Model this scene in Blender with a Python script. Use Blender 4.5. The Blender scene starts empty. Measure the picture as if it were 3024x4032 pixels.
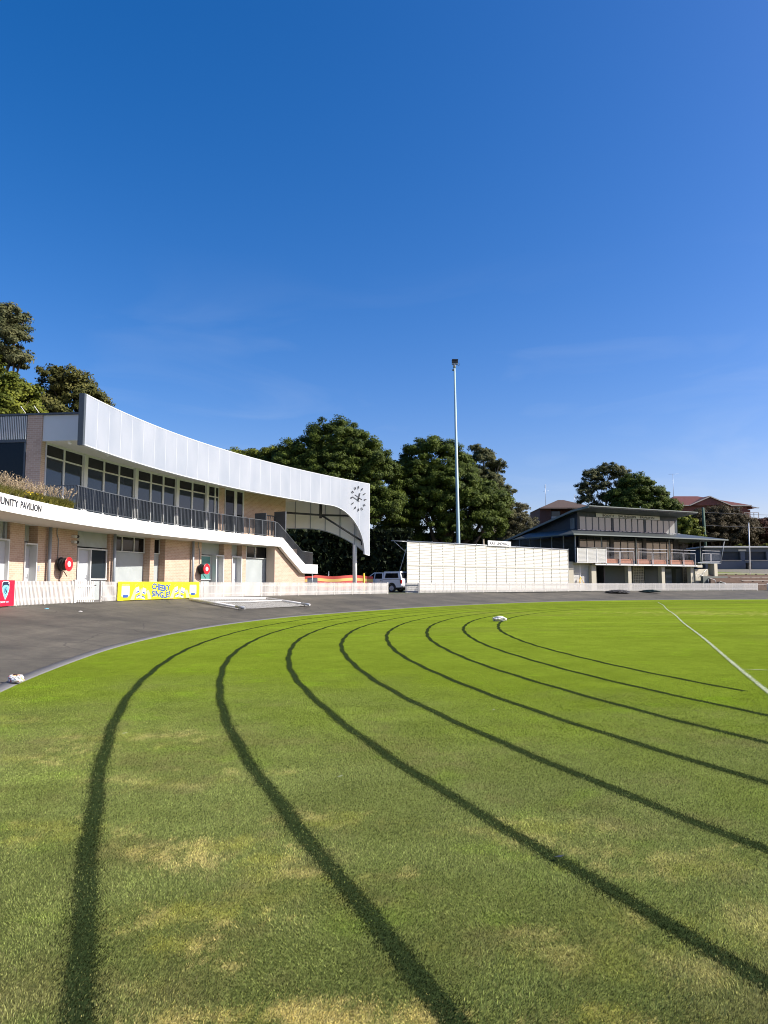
import bpy, bmesh, math, random
import numpy as np
from mathutils import Vector, Matrix
random.seed(7); rng = np.random.default_rng(7)
R = math.radians
sc = bpy.context.scene
COL = sc.collection

# ------------------------------------------------------------------ materials
MATS = {}
def newmat(name):
    m = bpy.data.materials.new(name); m.use_nodes = True
    nt = m.node_tree; b = nt.nodes['Principled BSDF']
    MATS[name] = m
    return m, nt, b
def nd(nt, typ, **kw):
    n = nt.nodes.new(typ)
    for k, v in kw.items():
        if k.startswith('i_'): n.inputs[k[2:].replace('_', ' ')].default_value = v
        else: setattr(n, k, v)
    return n
def c4(c): return (c[0], c[1], c[2], 1)
def plain(name, col, rough=0.6, metal=0.0, var=0.12, scale=3.0, spec=0.5, bump=0.0, fine=40.0):
    m, nt, b = newmat(name)
    b.inputs['Roughness'].default_value = rough; b.inputs['Metallic'].default_value = metal
    b.inputs['Specular IOR Level'].default_value = spec
    tc = nd(nt, 'ShaderNodeTexCoord')
    n = nd(nt, 'ShaderNodeTexNoise', i_Scale=scale, i_Detail=6.0, i_Roughness=0.65)
    nt.links.new(tc.outputs['Object'], n.inputs['Vector'])
    mx = nd(nt, 'ShaderNodeMix', data_type='RGBA')
    mx.inputs['A'].default_value = c4([x * (1 - var) for x in col]); mx.inputs['B'].default_value = c4([min(1, x * (1 + var)) for x in col])
    nt.links.new(n.outputs['Fac'], mx.inputs['Factor'])
    nt.links.new(mx.outputs['Result'], b.inputs['Base Color'])
    if bump:
        n2 = nd(nt, 'ShaderNodeTexNoise', i_Scale=fine, i_Detail=4.0)
        nt.links.new(tc.outputs['Object'], n2.inputs['Vector'])
        bp = nd(nt, 'ShaderNodeBump', i_Strength=bump, i_Distance=0.02)
        nt.links.new(n2.outputs['Fac'], bp.inputs['Height']); nt.links.new(bp.outputs['Normal'], b.inputs['Normal'])
    return m
def brickmat(name, c1, c2, mortar, bw=0.24, bh=0.086):
    m, nt, b = newmat(name)
    uv = nd(nt, 'ShaderNodeUVMap')
    br = nd(nt, 'ShaderNodeTexBrick', i_Scale=1.0)
    br.inputs['Brick Width'].default_value = bw; br.inputs['Row Height'].default_value = bh
    br.inputs['Mortar Size'].default_value = 0.007; br.inputs['Mortar Smooth'].default_value = 0.2
    br.inputs['Bias'].default_value = -0.1
    br.inputs['Color1'].default_value = c4(c1); br.inputs['Color2'].default_value = c4(c2); br.inputs['Mortar'].default_value = c4(mortar)
    nt.links.new(uv.outputs['UV'], br.inputs['Vector'])
    n = nd(nt, 'ShaderNodeTexNoise', i_Scale=0.8, i_Detail=5.0)
    nt.links.new(uv.outputs['UV'], n.inputs['Vector'])
    hs = nd(nt, 'ShaderNodeHueSaturation')
    mr = nd(nt, 'ShaderNodeMapRange', i_To_Min=0.82, i_To_Max=1.18); nt.links.new(n.outputs['Fac'], mr.inputs['Value'])
    nt.links.new(mr.outputs['Result'], hs.inputs['Value']); nt.links.new(br.outputs['Color'], hs.inputs['Color'])
    nt.links.new(hs.outputs['Color'], b.inputs['Base Color']); b.inputs['Roughness'].default_value = 0.85
    bp = nd(nt, 'ShaderNodeBump', i_Strength=0.4, i_Distance=0.008, invert=True)
    nt.links.new(br.outputs['Fac'], bp.inputs['Height']); nt.links.new(bp.outputs['Normal'], b.inputs['Normal'])
    return m
def ribmat(name, col, pitch, rough=0.5, strength=0.9, axis=0, metal=0.0, dist=0.02):
    """profiled sheet: ribs as bump along UV axis"""
    m, nt, b = newmat(name)
    uv = nd(nt, 'ShaderNodeUVMap'); sp = nd(nt, 'ShaderNodeSeparateXYZ'); nt.links.new(uv.outputs['UV'], sp.inputs[0])
    a = nd(nt, 'ShaderNodeMath', operation='MULTIPLY'); a.inputs[1].default_value = 2 * math.pi / pitch
    nt.links.new(sp.outputs[axis], a.inputs[0])
    s = nd(nt, 'ShaderNodeMath', operation='SINE'); nt.links.new(a.outputs[0], s.inputs[0])
    bp = nd(nt, 'ShaderNodeBump', i_Strength=strength, i_Distance=dist)
    nt.links.new(s.outputs[0], bp.inputs['Height']); nt.links.new(bp.outputs['Normal'], b.inputs['Normal'])
    n = nd(nt, 'ShaderNodeTexNoise', i_Scale=1.5, i_Detail=4.0); nt.links.new(uv.outputs['UV'], n.inputs['Vector'])
    mx = nd(nt, 'ShaderNodeMix', data_type='RGBA')
    mx.inputs['A'].default_value = c4([x * 0.9 for x in col]); mx.inputs['B'].default_value = c4([min(1, x * 1.08) for x in col])
    nt.links.new(n.outputs['Fac'], mx.inputs['Factor']); nt.links.new(mx.outputs['Result'], b.inputs['Base Color'])
    b.inputs['Roughness'].default_value = rough; b.inputs['Metallic'].default_value = metal
    return m
def glass(name, col=(0.012, 0.016, 0.02), rough=0.04, spec=0.55):
    m, nt, b = newmat(name)
    b.inputs['Base Color'].default_value = c4(col); b.inputs['Roughness'].default_value = rough
    b.inputs['Specular IOR Level'].default_value = spec
    tc = nd(nt, 'ShaderNodeTexCoord'); n = nd(nt, 'ShaderNodeTexNoise', i_Scale=0.7, i_Detail=2.0)
    nt.links.new(tc.outputs['Object'], n.inputs['Vector'])
    bp = nd(nt, 'ShaderNodeBump', i_Strength=0.06, i_Distance=0.05); nt.links.new(n.outputs['Fac'], bp.inputs['Height'])
    nt.links.new(bp.outputs['Normal'], b.inputs['Normal'])
    return m

M_WHITE = plain('white_paint', (0.78, 0.77, 0.74), 0.5, var=0.05, scale=1.2)
M_PICKET = plain('picket_paint', (0.62, 0.595, 0.545), 0.55, var=0.10, scale=5)
M_RENDER = plain('white_render', (0.80, 0.79, 0.75), 0.7, var=0.04, scale=0.8)
M_SOFFIT = plain('soffit_paint', (0.62, 0.58, 0.50), 0.7, var=0.06)
M_BRICK = brickmat('cream_brick', (0.50, 0.345, 0.25), (0.42, 0.28, 0.20), (0.58, 0.48, 0.375))
M_RIBGREY = ribmat('grey_ribbed_sheet', (0.46, 0.50, 0.49), 0.085)
M_RIBDARK = ribmat('blue_grey_corrugated_sheet', (0.11, 0.14, 0.16), 0.16, strength=1.0, dist=0.06, rough=0.4)
M_DOOR = plain('grey_door_paint', (0.44, 0.46, 0.48), 0.5, var=0.05)
M_FRAME = plain('light_frame_paint', (0.60, 0.60, 0.57), 0.45, var=0.04)
M_GLASS = glass('dark_glass', (0.008, 0.009, 0.010), 0.05, 0.3)
M_GLASSBLUE = glass('tinted_glass', (0.02, 0.028, 0.036), 0.05)
M_BLACKGLASS = glass('black_terrace_glass', (0.006, 0.007, 0.008), 0.06, 0.25)
M_PALEGLASS = glass('pale_glass', (0.25, 0.26, 0.255), 0.12, 0.6)  # light grey base colour for the clerestory panes
M_MIDGLASS = glass('grey_glass', (0.20, 0.21, 0.225), 0.08, 0.7)  # mid grey base colour for the first-floor panes
M_TEAL = glass('green_glass', (0.10, 0.25, 0.23), 0.08, 0.5)
M_RAIL = plain('charcoal_rail', (0.075, 0.082, 0.09), 0.4, metal=0.0, var=0.06)
M_DARK = plain('dark_metal', (0.028, 0.03, 0.034), 0.5, var=0.2)
M_CHAR = plain('charcoal_trim', (0.06, 0.072, 0.082), 0.5, var=0.08)
M_PIPE = plain('grey_pipe', (0.26, 0.29, 0.32), 0.45, var=0.05)
M_GALV = plain('galvanised_steel', (0.42, 0.44, 0.46), 0.4, metal=0.5, var=0.12, scale=6)
M_CONC = plain('concrete', (0.20, 0.19, 0.175), 0.85, var=0.18, scale=2.5, bump=0.15)
M_RED = plain('red_enamel', (0.62, 0.012, 0.02), 0.35, var=0.05)
M_BLACK = plain('black_rubber', (0.012, 0.012, 0.013), 0.55, var=0.3)
M_YELLOW = plain('yellow_paint', (0.78, 0.42, 0.012), 0.45, var=0.06)
M_BANYEL = plain('banner_yellow', (0.84, 0.76, 0.006), 0.5, var=0.02)
M_BANRED = plain('banner_red', (0.62, 0.005, 0.035), 0.5, var=0.03)
M_BLUE = plain('banner_blue', (0.03, 0.085, 0.30), 0.5, var=0.03)
M_SKYBLUE = plain('crest_sky_blue', (0.20, 0.60, 0.74), 0.5, var=0.03)
M_NAVYINK = plain('navy_ink', (0.012, 0.018, 0.05), 0.5, var=0.05)
M_SKIN = plain('printed_skin', (0.80, 0.46, 0.26), 0.5, var=0.02)
M_SIGNINK = plain('sign_ink', (0.02, 0.02, 0.024), 0.5, var=0.05)
M_NAVY = ribmat('navy_cladding', (0.012, 0.022, 0.042), 0.2, rough=0.55, dist=0.01)
M_NAVYFRONT = ribmat('teal_navy_cladding', (0.022, 0.040, 0.052), 0.2, rough=0.55, dist=0.01)
M_ROOFGREY = ribmat('grey_green_roof_sheet', (0.055, 0.064, 0.062), 0.25, rough=0.45, dist=0.02)
M_TRIMGREEN = plain('grey_green_trim', (0.16, 0.185, 0.17), 0.5, var=0.06)
M_LOUVRE = ribmat('white_louvre', (0.66, 0.65, 0.60), 0.10, axis=1, dist=0.035, rough=0.5)
M_SLATBACK = plain('slat_backing', (0.37, 0.36, 0.31), 0.7, var=0.1)
M_SLATW = plain('white_slat_paint', (0.52, 0.505, 0.435), 0.5, var=0.04)
M_SCREEN = ribmat('white_slat', (0.82, 0.81, 0.75), 0.14, axis=1, dist=0.03, rough=0.5)
M_DKLOUVRE = plain('dark_louvre', (0.035, 0.033, 0.03), 0.6, var=0.2)
M_TIMBER = plain('red_timber', (0.36, 0.15, 0.09), 0.6, var=0.35, scale=6)
M_STONECREAM = plain('cream_render', (0.46, 0.42, 0.32), 0.8, var=0.08)
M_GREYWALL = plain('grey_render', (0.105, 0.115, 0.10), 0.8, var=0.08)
M_BLOCK = plain('breeze_block', (0.44, 0.40, 0.30), 0.85, var=0.1)
M_KIOSK = plain('blue_grey_render', (0.085, 0.105, 0.145), 0.75, var=0.06, scale=1)
M_KIOSKDK = ribmat('navy_shutter', (0.020, 0.030, 0.045), 0.1, axis=1, dist=0.01)
M_SAND = plain('brown_sandstone', (0.20, 0.135, 0.095), 0.9, var=0.4, scale=2.5, bump=0.5, fine=8)
M_SLAB = plain('pale_slab', (0.52, 0.46, 0.38), 0.8, var=0.1)
M_TERRA = brickmat('red_house_brick', (0.22, 0.068, 0.042), (0.19, 0.056, 0.036), (0.24, 0.14, 0.10))
M_BROWNBRICK = brickmat('brown_house_brick', (0.13, 0.055, 0.038), (0.10, 0.045, 0.03), (0.14, 0.09, 0.07))
M_REDTILE = ribmat('red_roof_tile', (0.115, 0.026, 0.021), 0.33, axis=1, dist=0.05, rough=0.8)
M_BROWNTILE = ribmat('brown_roof_tile', (0.085, 0.055, 0.042), 0.33, axis=1, dist=0.05, rough=0.8)
M_CARWHITE = plain('white_car_paint', (0.72, 0.72, 0.72), 0.22, var=0.02, spec=0.6)
M_CHROME = plain('bright_metal', (0.6, 0.6, 0.6), 0.25, metal=0.9, var=0.05)
M_LAMPRED = plain('red_lens', (0.40, 0.01, 0.01), 0.2, var=0.05)
M_POLE = plain('pale_blue_steel', (0.36, 0.47, 0.48), 0.45, var=0.06)
M_GREENPOLE = plain('green_timber_pole', (0.045, 0.085, 0.055), 0.8, var=0.2)
M_BARK = plain('bark', (0.10, 0.075, 0.055), 0.9, var=0.4, scale=2, bump=0.4, fine=14)
M_PALEBARK = plain('pale_gum_bark', (0.28, 0.24, 0.19), 0.85, var=0.35, scale=1.5)
M_BAG = plain('white_sack', (0.72, 0.68, 0.62), 0.7, var=0.12, scale=9)
M_TARPBLACK = plain('black_plastic_sheet', (0.010, 0.010, 0.011), 0.65, var=0.3, scale=3)
M_TARPGREEN = plain('dark_green_canvas', (0.014, 0.03, 0.022), 0.5, var=0.3, scale=3)
M_NET = plain('white_net_cord', (0.55, 0.54, 0.50), 0.7, var=0.15)
M_BANK = plain('bank_grass', (0.115, 0.145, 0.035), 0.95, var=0.35, scale=1.2, bump=0.4, fine=20)
M_SOIL = plain('soil', (0.10, 0.085, 0.05), 0.95, var=0.4, scale=0.3, bump=0.3)

# polycarbonate fascia: faint vertical panel joints, slight translucence
def polymat():
    m, nt, b = newmat('polycarbonate')
    uv = nd(nt, 'ShaderNodeUVMap')
    sp = nd(nt, 'ShaderNodeSeparateXYZ'); nt.links.new(uv.outputs['UV'], sp.inputs[0])
    n = nd(nt, 'ShaderNodeTexNoise', i_Scale=1.0, i_Detail=3.0)
    mp = nd(nt, 'ShaderNodeMapping'); mp.inputs['Scale'].default_value = (0.9, 0.35, 1)
    nt.links.new(uv.outputs['UV'], mp.inputs[0]); nt.links.new(mp.outputs[0], n.inputs['Vector'])
    mx = nd(nt, 'ShaderNodeMix', data_type='RGBA'); mx.inputs['A'].default_value = (0.36, 0.395, 0.45, 1); mx.inputs['B'].default_value = (0.44, 0.465, 0.51, 1)
    mr = nd(nt, 'ShaderNodeMapRange'); mr.inputs['From Min'].default_value = 0.3; mr.inputs['From Max'].default_value = 0.7
    nt.links.new(n.outputs['Fac'], mr.inputs['Value']); nt.links.new(mr.outputs['Result'], mx.inputs['Factor'])
    nt.links.new(mx.outputs['Result'], b.inputs['Base Color']); b.inputs['Roughness'].default_value = 0.32
    b.inputs['Specular IOR Level'].default_value = 0.45
    a = nd(nt, 'ShaderNodeMath', operation='MULTIPLY'); a.inputs[1].default_value = 2 * math.pi / 0.045
    nt.links.new(sp.outputs[0], a.inputs[0]); s = nd(nt, 'ShaderNodeMath', operation='SINE'); nt.links.new(a.outputs[0], s.inputs[0])
    bp = nd(nt, 'ShaderNodeBump', i_Strength=0.15, i_Distance=0.004); nt.links.new(s.outputs[0], bp.inputs['Height'])
    nt.links.new(bp.outputs['Normal'], b.inputs['Normal'])
    out = nt.nodes['Material Output']; tr = nd(nt, 'ShaderNodeBsdfTranslucent'); tr.inputs['Color'].default_value = (0.55, 0.6, 0.68, 1)
    ms = nd(nt, 'ShaderNodeMixShader'); ms.inputs[0].default_value = 0.25
    nt.links.new(b.outputs[0], ms.inputs[1]); nt.links.new(tr.outputs[0], ms.inputs[2]); nt.links.new(ms.outputs[0], out.inputs[0])
    return m
M_POLY = polymat()
M_POLYJOINT = plain('polycarbonate_joint', (0.55, 0.575, 0.605), 0.4, var=0.03)

def leafmat(name, c1, c2, trans=0.28):
    m, nt, b = newmat(name)
    at = nd(nt, 'ShaderNodeAttribute', attribute_name='rnd')
    mx = nd(nt, 'ShaderNodeMix', data_type='RGBA'); mx.inputs['A'].default_value = c4(c1); mx.inputs['B'].default_value = c4(c2)
    nt.links.new(at.outputs['Fac'], mx.inputs['Factor'])
    nt.links.new(mx.outputs['Result'], b.inputs['Base Color']); b.inputs['Roughness'].default_value = 0.6
    b.inputs['Specular IOR Level'].default_value = 0.12
    tr = nd(nt, 'ShaderNodeBsdfTranslucent'); nt.links.new(mx.outputs['Result'], tr.inputs['Color'])
    ms = nd(nt, 'ShaderNodeMixShader'); ms.inputs[0].default_value = trans
    out = nt.nodes['Material Output']
    nt.links.new(b.outputs[0], ms.inputs[1]); nt.links.new(tr.outputs[0], ms.inputs[2]); nt.links.new(ms.outputs[0], out.inputs[0])
    return m
L_FIG = leafmat('fig_leaf', (0.022, 0.040, 0.008), (0.128, 0.165, 0.026))
L_FIG2 = leafmat('fig_leaf_bright', (0.040, 0.062, 0.010), (0.21, 0.225, 0.030))
L_OLIVE = leafmat('olive_leaf', (0.042, 0.052, 0.015), (0.175, 0.165, 0.045))
L_GUM = leafmat('gum_leaf', (0.045, 0.06, 0.025), (0.18, 0.175, 0.075))
L_GREY = leafmat('grey_scrub_leaf', (0.07, 0.07, 0.035), (0.17, 0.155, 0.08))
L_BROWN = leafmat('brown_scrub_leaf', (0.05, 0.042, 0.024), (0.12, 0.095, 0.05))
L_RUST = leafmat('rust_leaf', (0.06, 0.025, 0.018), (0.11, 0.05, 0.03))
L_YEL = leafmat('yellow_green_leaf', (0.07, 0.09, 0.015), (0.20, 0.19, 0.03))
L_STRAW = leafmat('straw_grass', (0.34, 0.25, 0.14), (0.60, 0.48, 0.32), 0.25)
L_TUFT = leafmat('green_tuft', (0.10, 0.12, 0.02), (0.30, 0.26, 0.06), 0.3)
L_FLOWER = leafmat('yellow_flower', (0.6, 0.40, 0.02), (0.75, 0.55, 0.04), 0.2)
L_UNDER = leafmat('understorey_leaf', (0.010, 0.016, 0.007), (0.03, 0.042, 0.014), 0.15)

# ------------------------------------------------------------------ mesh builder
def ident(u, v, z): return (u, v, z)
FA = 0.01167
def fxy(q, off=0.0):
    s = 2 * FA * (q - 26); n = math.hypot(1, s)
    return -13.05 + FA * (q - 26) ** 2 - off / n, q + off * s / n
def fac(q, off, z):                   # building front: q runs along the curved edge, off goes into the building
    x, y = fxy(q, off); return (x, y, z)
def arc(q):                            # arc length along the edge from q=26
    k = 2 * FA; t = k * (q - 26)
    return (t * math.sqrt(1 + t * t) + math.asinh(t)) / (2 * k)
def wall_off(q): return 2.2 - .0625 * max(0.0, q - 31)
def gfac(q, off, z):                  # ground-floor wall: its set-back shrinks towards the stair
    w = wall_off(q); return fac(q - (1.55 - .024 * max(0.0, q - 31)) * (2.0 - w), off - 2.0 + w, z)
PD = (0.89634, 0.44338); PO = (21.344, 87.158)
def pav(a, off, z): return (PO[0] + PD[0] * a - PD[1] * off, PO[1] + PD[1] * a + PD[0] * off, z)

class MB:
    def __init__(s): s.v = []; s.f = []; s.uv = []; s.mi = []; s.m = 0; s.sm = []
    def face(s, pts, uvs=None, smooth=False):
        i = len(s.v); s.v += [tuple(p) for p in pts]; s.f.append(tuple(range(i, i + len(pts))))
        s.uv.append(uvs if uvs else [(0, 0)] * len(pts)); s.mi.append(s.m); s.sm.append(smooth)
    def box(s, fn, u0, u1, v0, v1, z0, z1, step=0.0, ulen=None):
        if u1 < u0: u0, u1 = u1, u0
        if v1 < v0: v0, v1 = v1, v0
        if z1 < z0: z0, z1 = z1, z0
        n = max(1, int(math.ceil((u1 - u0) / step))) if step else 1
        L = ulen or (arc if fn is fac else (lambda t: t))
        us = [u0 + (u1 - u0) * i / n for i in range(n + 1)]
        for a, b in zip(us[:-1], us[1:]):
            la, lb = L(a), L(b)
            s.face([fn(a, v0, z0), fn(b, v0, z0), fn(b, v0, z1), fn(a, v0, z1)], [(la, z0), (lb, z0), (lb, z1), (la, z1)])
            s.face([fn(b, v1, z0), fn(a, v1, z0), fn(a, v1, z1), fn(b, v1, z1)], [(lb, z0), (la, z0), (la, z1), (lb, z1)])
            s.face([fn(a, v0, z1), fn(b, v0, z1), fn(b, v1, z1), fn(a, v1, z1)], [(la, v0), (lb, v0), (lb, v1), (la, v1)])
            s.face([fn(a, v1, z0), fn(b, v1, z0), fn(b, v0, z0), fn(a, v0, z0)], [(la, v1), (lb, v1), (lb, v0), (la, v0)])
        s.face([fn(u0, v1, z0), fn(u0, v0, z0), fn(u0, v0, z1), fn(u0, v1, z1)], [(v1, z0), (v0, z0), (v0, z1), (v1, z1)])
        s.face([fn(u1, v0, z0), fn(u1, v1, z0), fn(u1, v1, z1), fn(u1, v0, z1)], [(v0, z0), (v1, z0), (v1, z1), (v0, z1)])
        return s
    def strip(s, fn, prof, v0, v1):    # prof: (u, z0, z1) columns
        L = arc if fn is fac else (lambda t: t)
        for (a, z0, z1), (b, y0, y1) in zip(prof[:-1], prof[1:]):
            la, lb = L(a), L(b)
            s.face([fn(a, v0, z0), fn(b, v0, y0), fn(b, v0, y1), fn(a, v0, z1)], [(la, z0), (lb, y0), (lb, y1), (la, z1)])
            s.face([fn(b, v1, y0), fn(a, v1, z0), fn(a, v1, z1), fn(b, v1, y1)], [(lb, y0), (la, z0), (la, z1), (lb, y1)])
            s.face([fn(a, v0, z1), fn(b, v0, y1), fn(b, v1, y1), fn(a, v1, z1)])
            s.face([fn(a, v1, z0), fn(b, v1, y0), fn(b, v0, y0), fn(a, v0, z0)])
        for (u, z0, z1), fl in ((prof[0], 0), (prof[-1], 1)):
            p = [fn(u, v1, z0), fn(u, v0, z0), fn(u, v0, z1), fn(u, v1, z1)]
            s.face(p[::-1] if fl else p)
        return s
    def poly(s, fn, pts, v0, v1):      # pts (u,z) counter-clockwise seen from -v
        s.face([fn(u, v0, z) for u, z in pts], [(u, z) for u, z in pts])
        s.face([fn(u, v1, z) for u, z in reversed(pts)], [(u, z) for u, z in reversed(pts)])
        for (a, z0), (b, z1) in zip(pts, pts[1:] + pts[:1]):
            s.face([fn(a, v0, z0), fn(a, v1, z0), fn(b, v1, z1), fn(b, v0, z1)])
        return s
    def tube(s, pts, r0, r1=None, n=8, caps=True):
        r1 = r0 if r1 is None else r1
        P = [Vector(p) for p in pts]; rings = []; Ls = [0]
        for a, b in zip(P[:-1], P[1:]): Ls.append(Ls[-1] + (b - a).length)
        for i, p in enumerate(P):
            t = (P[min(i + 1, len(P) - 1)] - P[max(i - 1, 0)]).normalized()
            ref = Vector((0, 0, 1)) if abs(t.z) < 0.9 else Vector((1, 0, 0))
            e1 = t.cross(ref).normalized(); e2 = t.cross(e1)
            rr = r0 + (r1 - r0) * (Ls[i] / max(Ls[-1], 1e-6))
            rings.append([p + (e1 * math.cos(2 * math.pi * k / n) + e2 * math.sin(2 * math.pi * k / n)) * rr for k in range(n)])
        for A, B in zip(rings[:-1], rings[1:]):
            for k in range(n):
                s.face([A[k], B[k], B[(k + 1) % n], A[(k + 1) % n]][::-1], smooth=True)
        if caps:
            s.face(rings[0]); s.face(rings[-1][::-1])
        return s
    def lathe(s, c, axis, prof, n=20):   # prof: (t along axis, radius)
        c = Vector(c); ax = Vector(axis).normalized()
        ref = Vector((0, 0, 1)) if abs(ax.z) < 0.9 else Vector((1, 0, 0))
        e1 = ax.cross(ref).normalized(); e2 = ax.cross(e1)
        rings = [[c + ax * t + (e1 * math.cos(2 * math.pi * k / n) + e2 * math.sin(2 * math.pi * k / n)) * max(r, 1e-4) for k in range(n)] for t, r in prof]
        for A, B in zip(rings[:-1], rings[1:]):
            for k in range(n): s.face([A[k], A[(k + 1) % n], B[(k + 1) % n], B[k]])
        return s
    def mesh(s, name, mats, off=(0, 0, 0), weld=False):
        me = bpy.data.meshes.new(name)
        o = Vector(off)
        me.from_pydata([(p[0] - o[0], p[1] - o[1], p[2] - o[2]) for p in s.v], [], s.f)
        ul = me.uv_layers.new(name='UVMap')
        flat = [c for f in s.uv for uv in f for c in uv]
        ul.data.foreach_set('uv', flat)
        for m in (mats if isinstance(mats, (list, tuple)) else [mats]): me.materials.append(m)
        me.polygons.foreach_set('material_index', s.mi)
        me.polygons.foreach_set('use_smooth', s.sm)
        bm = bmesh.new(); bm.from_mesh(me)
        bmesh.ops.remove_doubles(bm, verts=bm.verts, dist=0.0004)
        bmesh.ops.recalc_face_normals(bm, faces=bm.faces)
        bm.to_mesh(me); bm.free(); me.update()
        return me

ROOT = {}
def rootloc(o):
    while o.parent: o = o.parent
    return o.location
def part(name, mb, mats, parent, label=None):
    me = mb.mesh(name, mats, rootloc(parent))
    o = bpy.data.objects.new(name, me); COL.objects.link(o); o.parent = parent
    if label: o['label'] = label
    return o
def tag(o, label, cat, group=None, kind=None):
    o['label'] = label; o['category'] = cat
    if group: o['group'] = group
    o['kind'] = kind or 'thing'
    return o
def thing(name, loc, label, cat, group=None):
    o = bpy.data.objects.new(name, None); COL.objects.link(o); o.location = loc
    o.empty_display_size = 0.3
    return tag(o, label, cat, group)
def solo(name, mb, mats, loc, label, cat, group=None, kind=None):
    o = bpy.data.objects.new(name, mb.mesh(name, mats, loc)); COL.objects.link(o); o.location = loc
    return tag(o, label, cat, group, kind)
def npobj(name, V, Fq, mat, attrs=None, facenum=4, loc=(0, 0, 0), smooth=False):
    """fast mesh from numpy arrays"""
    me = bpy.data.meshes.new(name)
    nv, nf = len(V), len(Fq)
    me.vertices.add(nv); me.vertices.foreach_set('co', (V - np.array(loc)).astype(np.float32).ravel())
    me.loops.add(nf * facenum); me.loops.foreach_set('vertex_index', Fq.astype(np.int32).ravel())
    me.polygons.add(nf); me.polygons.foreach_set('loop_start', np.arange(0, nf * facenum, facenum, dtype=np.int32))
    me.polygons.foreach_set('use_smooth', np.full(nf, smooth))
    for an, (typ, dom, data) in (attrs or {}).items():
        a = me.attributes.new(an, typ, dom)
        a.data.foreach_set('color' if 'COLOR' in typ else 'value', np.asarray(data, dtype=np.float32).ravel())
    me.materials.append(mat); me.update(calc_edges=True); me.validate()
    o = bpy.data.objects.new(name, me); COL.objects.link(o); o.location = loc
    return o

def text_geo(s, size=1.0, bold=0.0, spacing=1.0):
    """flat outline of a word: verts (x, y) and faces, cap height scaled to 1, plus width"""
    cu = bpy.data.curves.new('tmp_text', 'FONT'); cu.body = s; cu.offset = bold; cu.space_character = spacing; cu.resolution_u = 3
    ob = bpy.data.objects.new('tmp_text', cu); COL.objects.link(ob)
    dg = bpy.context.evaluated_depsgraph_get(); dg.update()
    ev = ob.evaluated_get(dg); me = ev.to_mesh()
    V = [(v.co.x, v.co.y) for v in me.vertices]; Fs = [tuple(p.vertices) for p in me.polygons]
    ev.to_mesh_clear(); bpy.data.objects.remove(ob); bpy.data.curves.remove(cu)
    y1 = max(v[1] for v in V); y0 = 0.0; x0 = min(v[0] for v in V); x1 = max(v[0] for v in V)
    h = y1 - y0
    return [((x - x0) / (x1 - x0), y / h) for x, y in V], Fs
def put_text(mb, s, fn, u0, u1, z0, z1, v, bold=0.0, warp=None, spacing=1.0):
    V, Fs = text_geo(s, bold=bold, spacing=spacing)
    P = []
    for x, y in V:
        u = u0 + (u1 - u0) * x; z = z0 + (z1 - z0) * y
        if warp: u, z = warp(u, z, x, y)
        P.append(fn(u, v, z))
    for f in Fs: mb.face([P[i] for i in f])
    return mb

# ------------------------------------------------------------------ numpy noise
def vnoise(x, y, seed=0):
    xi = np.floor(x).astype(np.int64); yi = np.floor(y).astype(np.int64); fx = x - xi; fy = y - yi
    fx = fx * fx * (3 - 2 * fx); fy = fy * fy * (3 - 2 * fy)
    def h(a, b):
        n = (a * 374761393 + b * 668265263 + seed * 1442695041) & 0xffffffff
        n = ((n ^ (n >> 13)) * 1274126177) & 0xffffffff
        return ((n ^ (n >> 16)) & 0xffff) / 65535.0
    return (h(xi, yi) * (1 - fx) + h(xi + 1, yi) * fx) * (1 - fy) + (h(xi, yi + 1) * (1 - fx) + h(xi + 1, yi + 1) * fx) * fy
def fbm(x, y, seed=0, o=4):
    a = 0; w = 0.5; t = 0
    for i in range(o):
        a = a + w * vnoise(x * 2 ** i, y * 2 ** i, seed + i * 17); t += w; w *= 0.55
    return a / t
def sstep(e0, e1, x):
    t = np.clip((x - e0) / (e1 - e0), 0, 1); return t * t * (3 - 2 * t)

# ------------------------------------------------------------------ ground plan
KP = [(5, -4.5), (-1.6, 0.2), (-4.2, 6.2), (-5.69, 11.05), (-6.6, 16.77), (-6.86, 20.8), (-6.75, 25.04), (-6.19, 29.61), (-5.06, 34.47), (-3.32, 39.26), (-.19, 45.77),
      (3.07, 51.86), (11.79, 63.46), (22.76, 72.86), (40.5, 77.7), (60, 78.5), (84, 71), (101, 52), (106, 28), (98, 3), (78, -15), (50, -22), (24, -17)]
FPT = [(0.5, -11), (-6.6, -4), (-9.27, 8), (-11.08, 13), (-12.39, 18.5), (-12.95, 23), (-13, 28), (-12.3, 34), (-10.76, 40), (-8.24, 46.3), (-4.22, 53.5),
       (.36, 59.9), (9.3, 69.5), (20.5, 80), (43.5, 91.3), (63, 94), (92, 83), (112, 58), (117, 27), (108, -5), (84, -26), (50, -33), (20, -26)]
def crspl(P, t):
    n = len(P); i = int(math.floor(t)) % n; u = t - math.floor(t)
    p0, p1, p2, p3 = P[(i - 1) % n], P[i], P[(i + 1) % n], P[(i + 2) % n]
    return tuple(.5 * ((2 * b) + (-a + c) * u + (2 * a - 5 * b + 4 * c - d) * u * u + (-a + 3 * b - 3 * c + d) * u ** 3) for a, b, c, d in zip(p0, p1, p2, p3))
NP_ = len(KP); SUB = 14
KC = [crspl(KP, i / SUB) for i in range(NP_ * SUB)]
FC = [crspl(FPT, i / SUB) for i in range(NP_ * SUB)]
NC = len(KC)
def lerp2(a, b, t): return (a[0] + (b[0] - a[0]) * t, a[1] + (b[1] - a[1]) * t)
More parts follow.
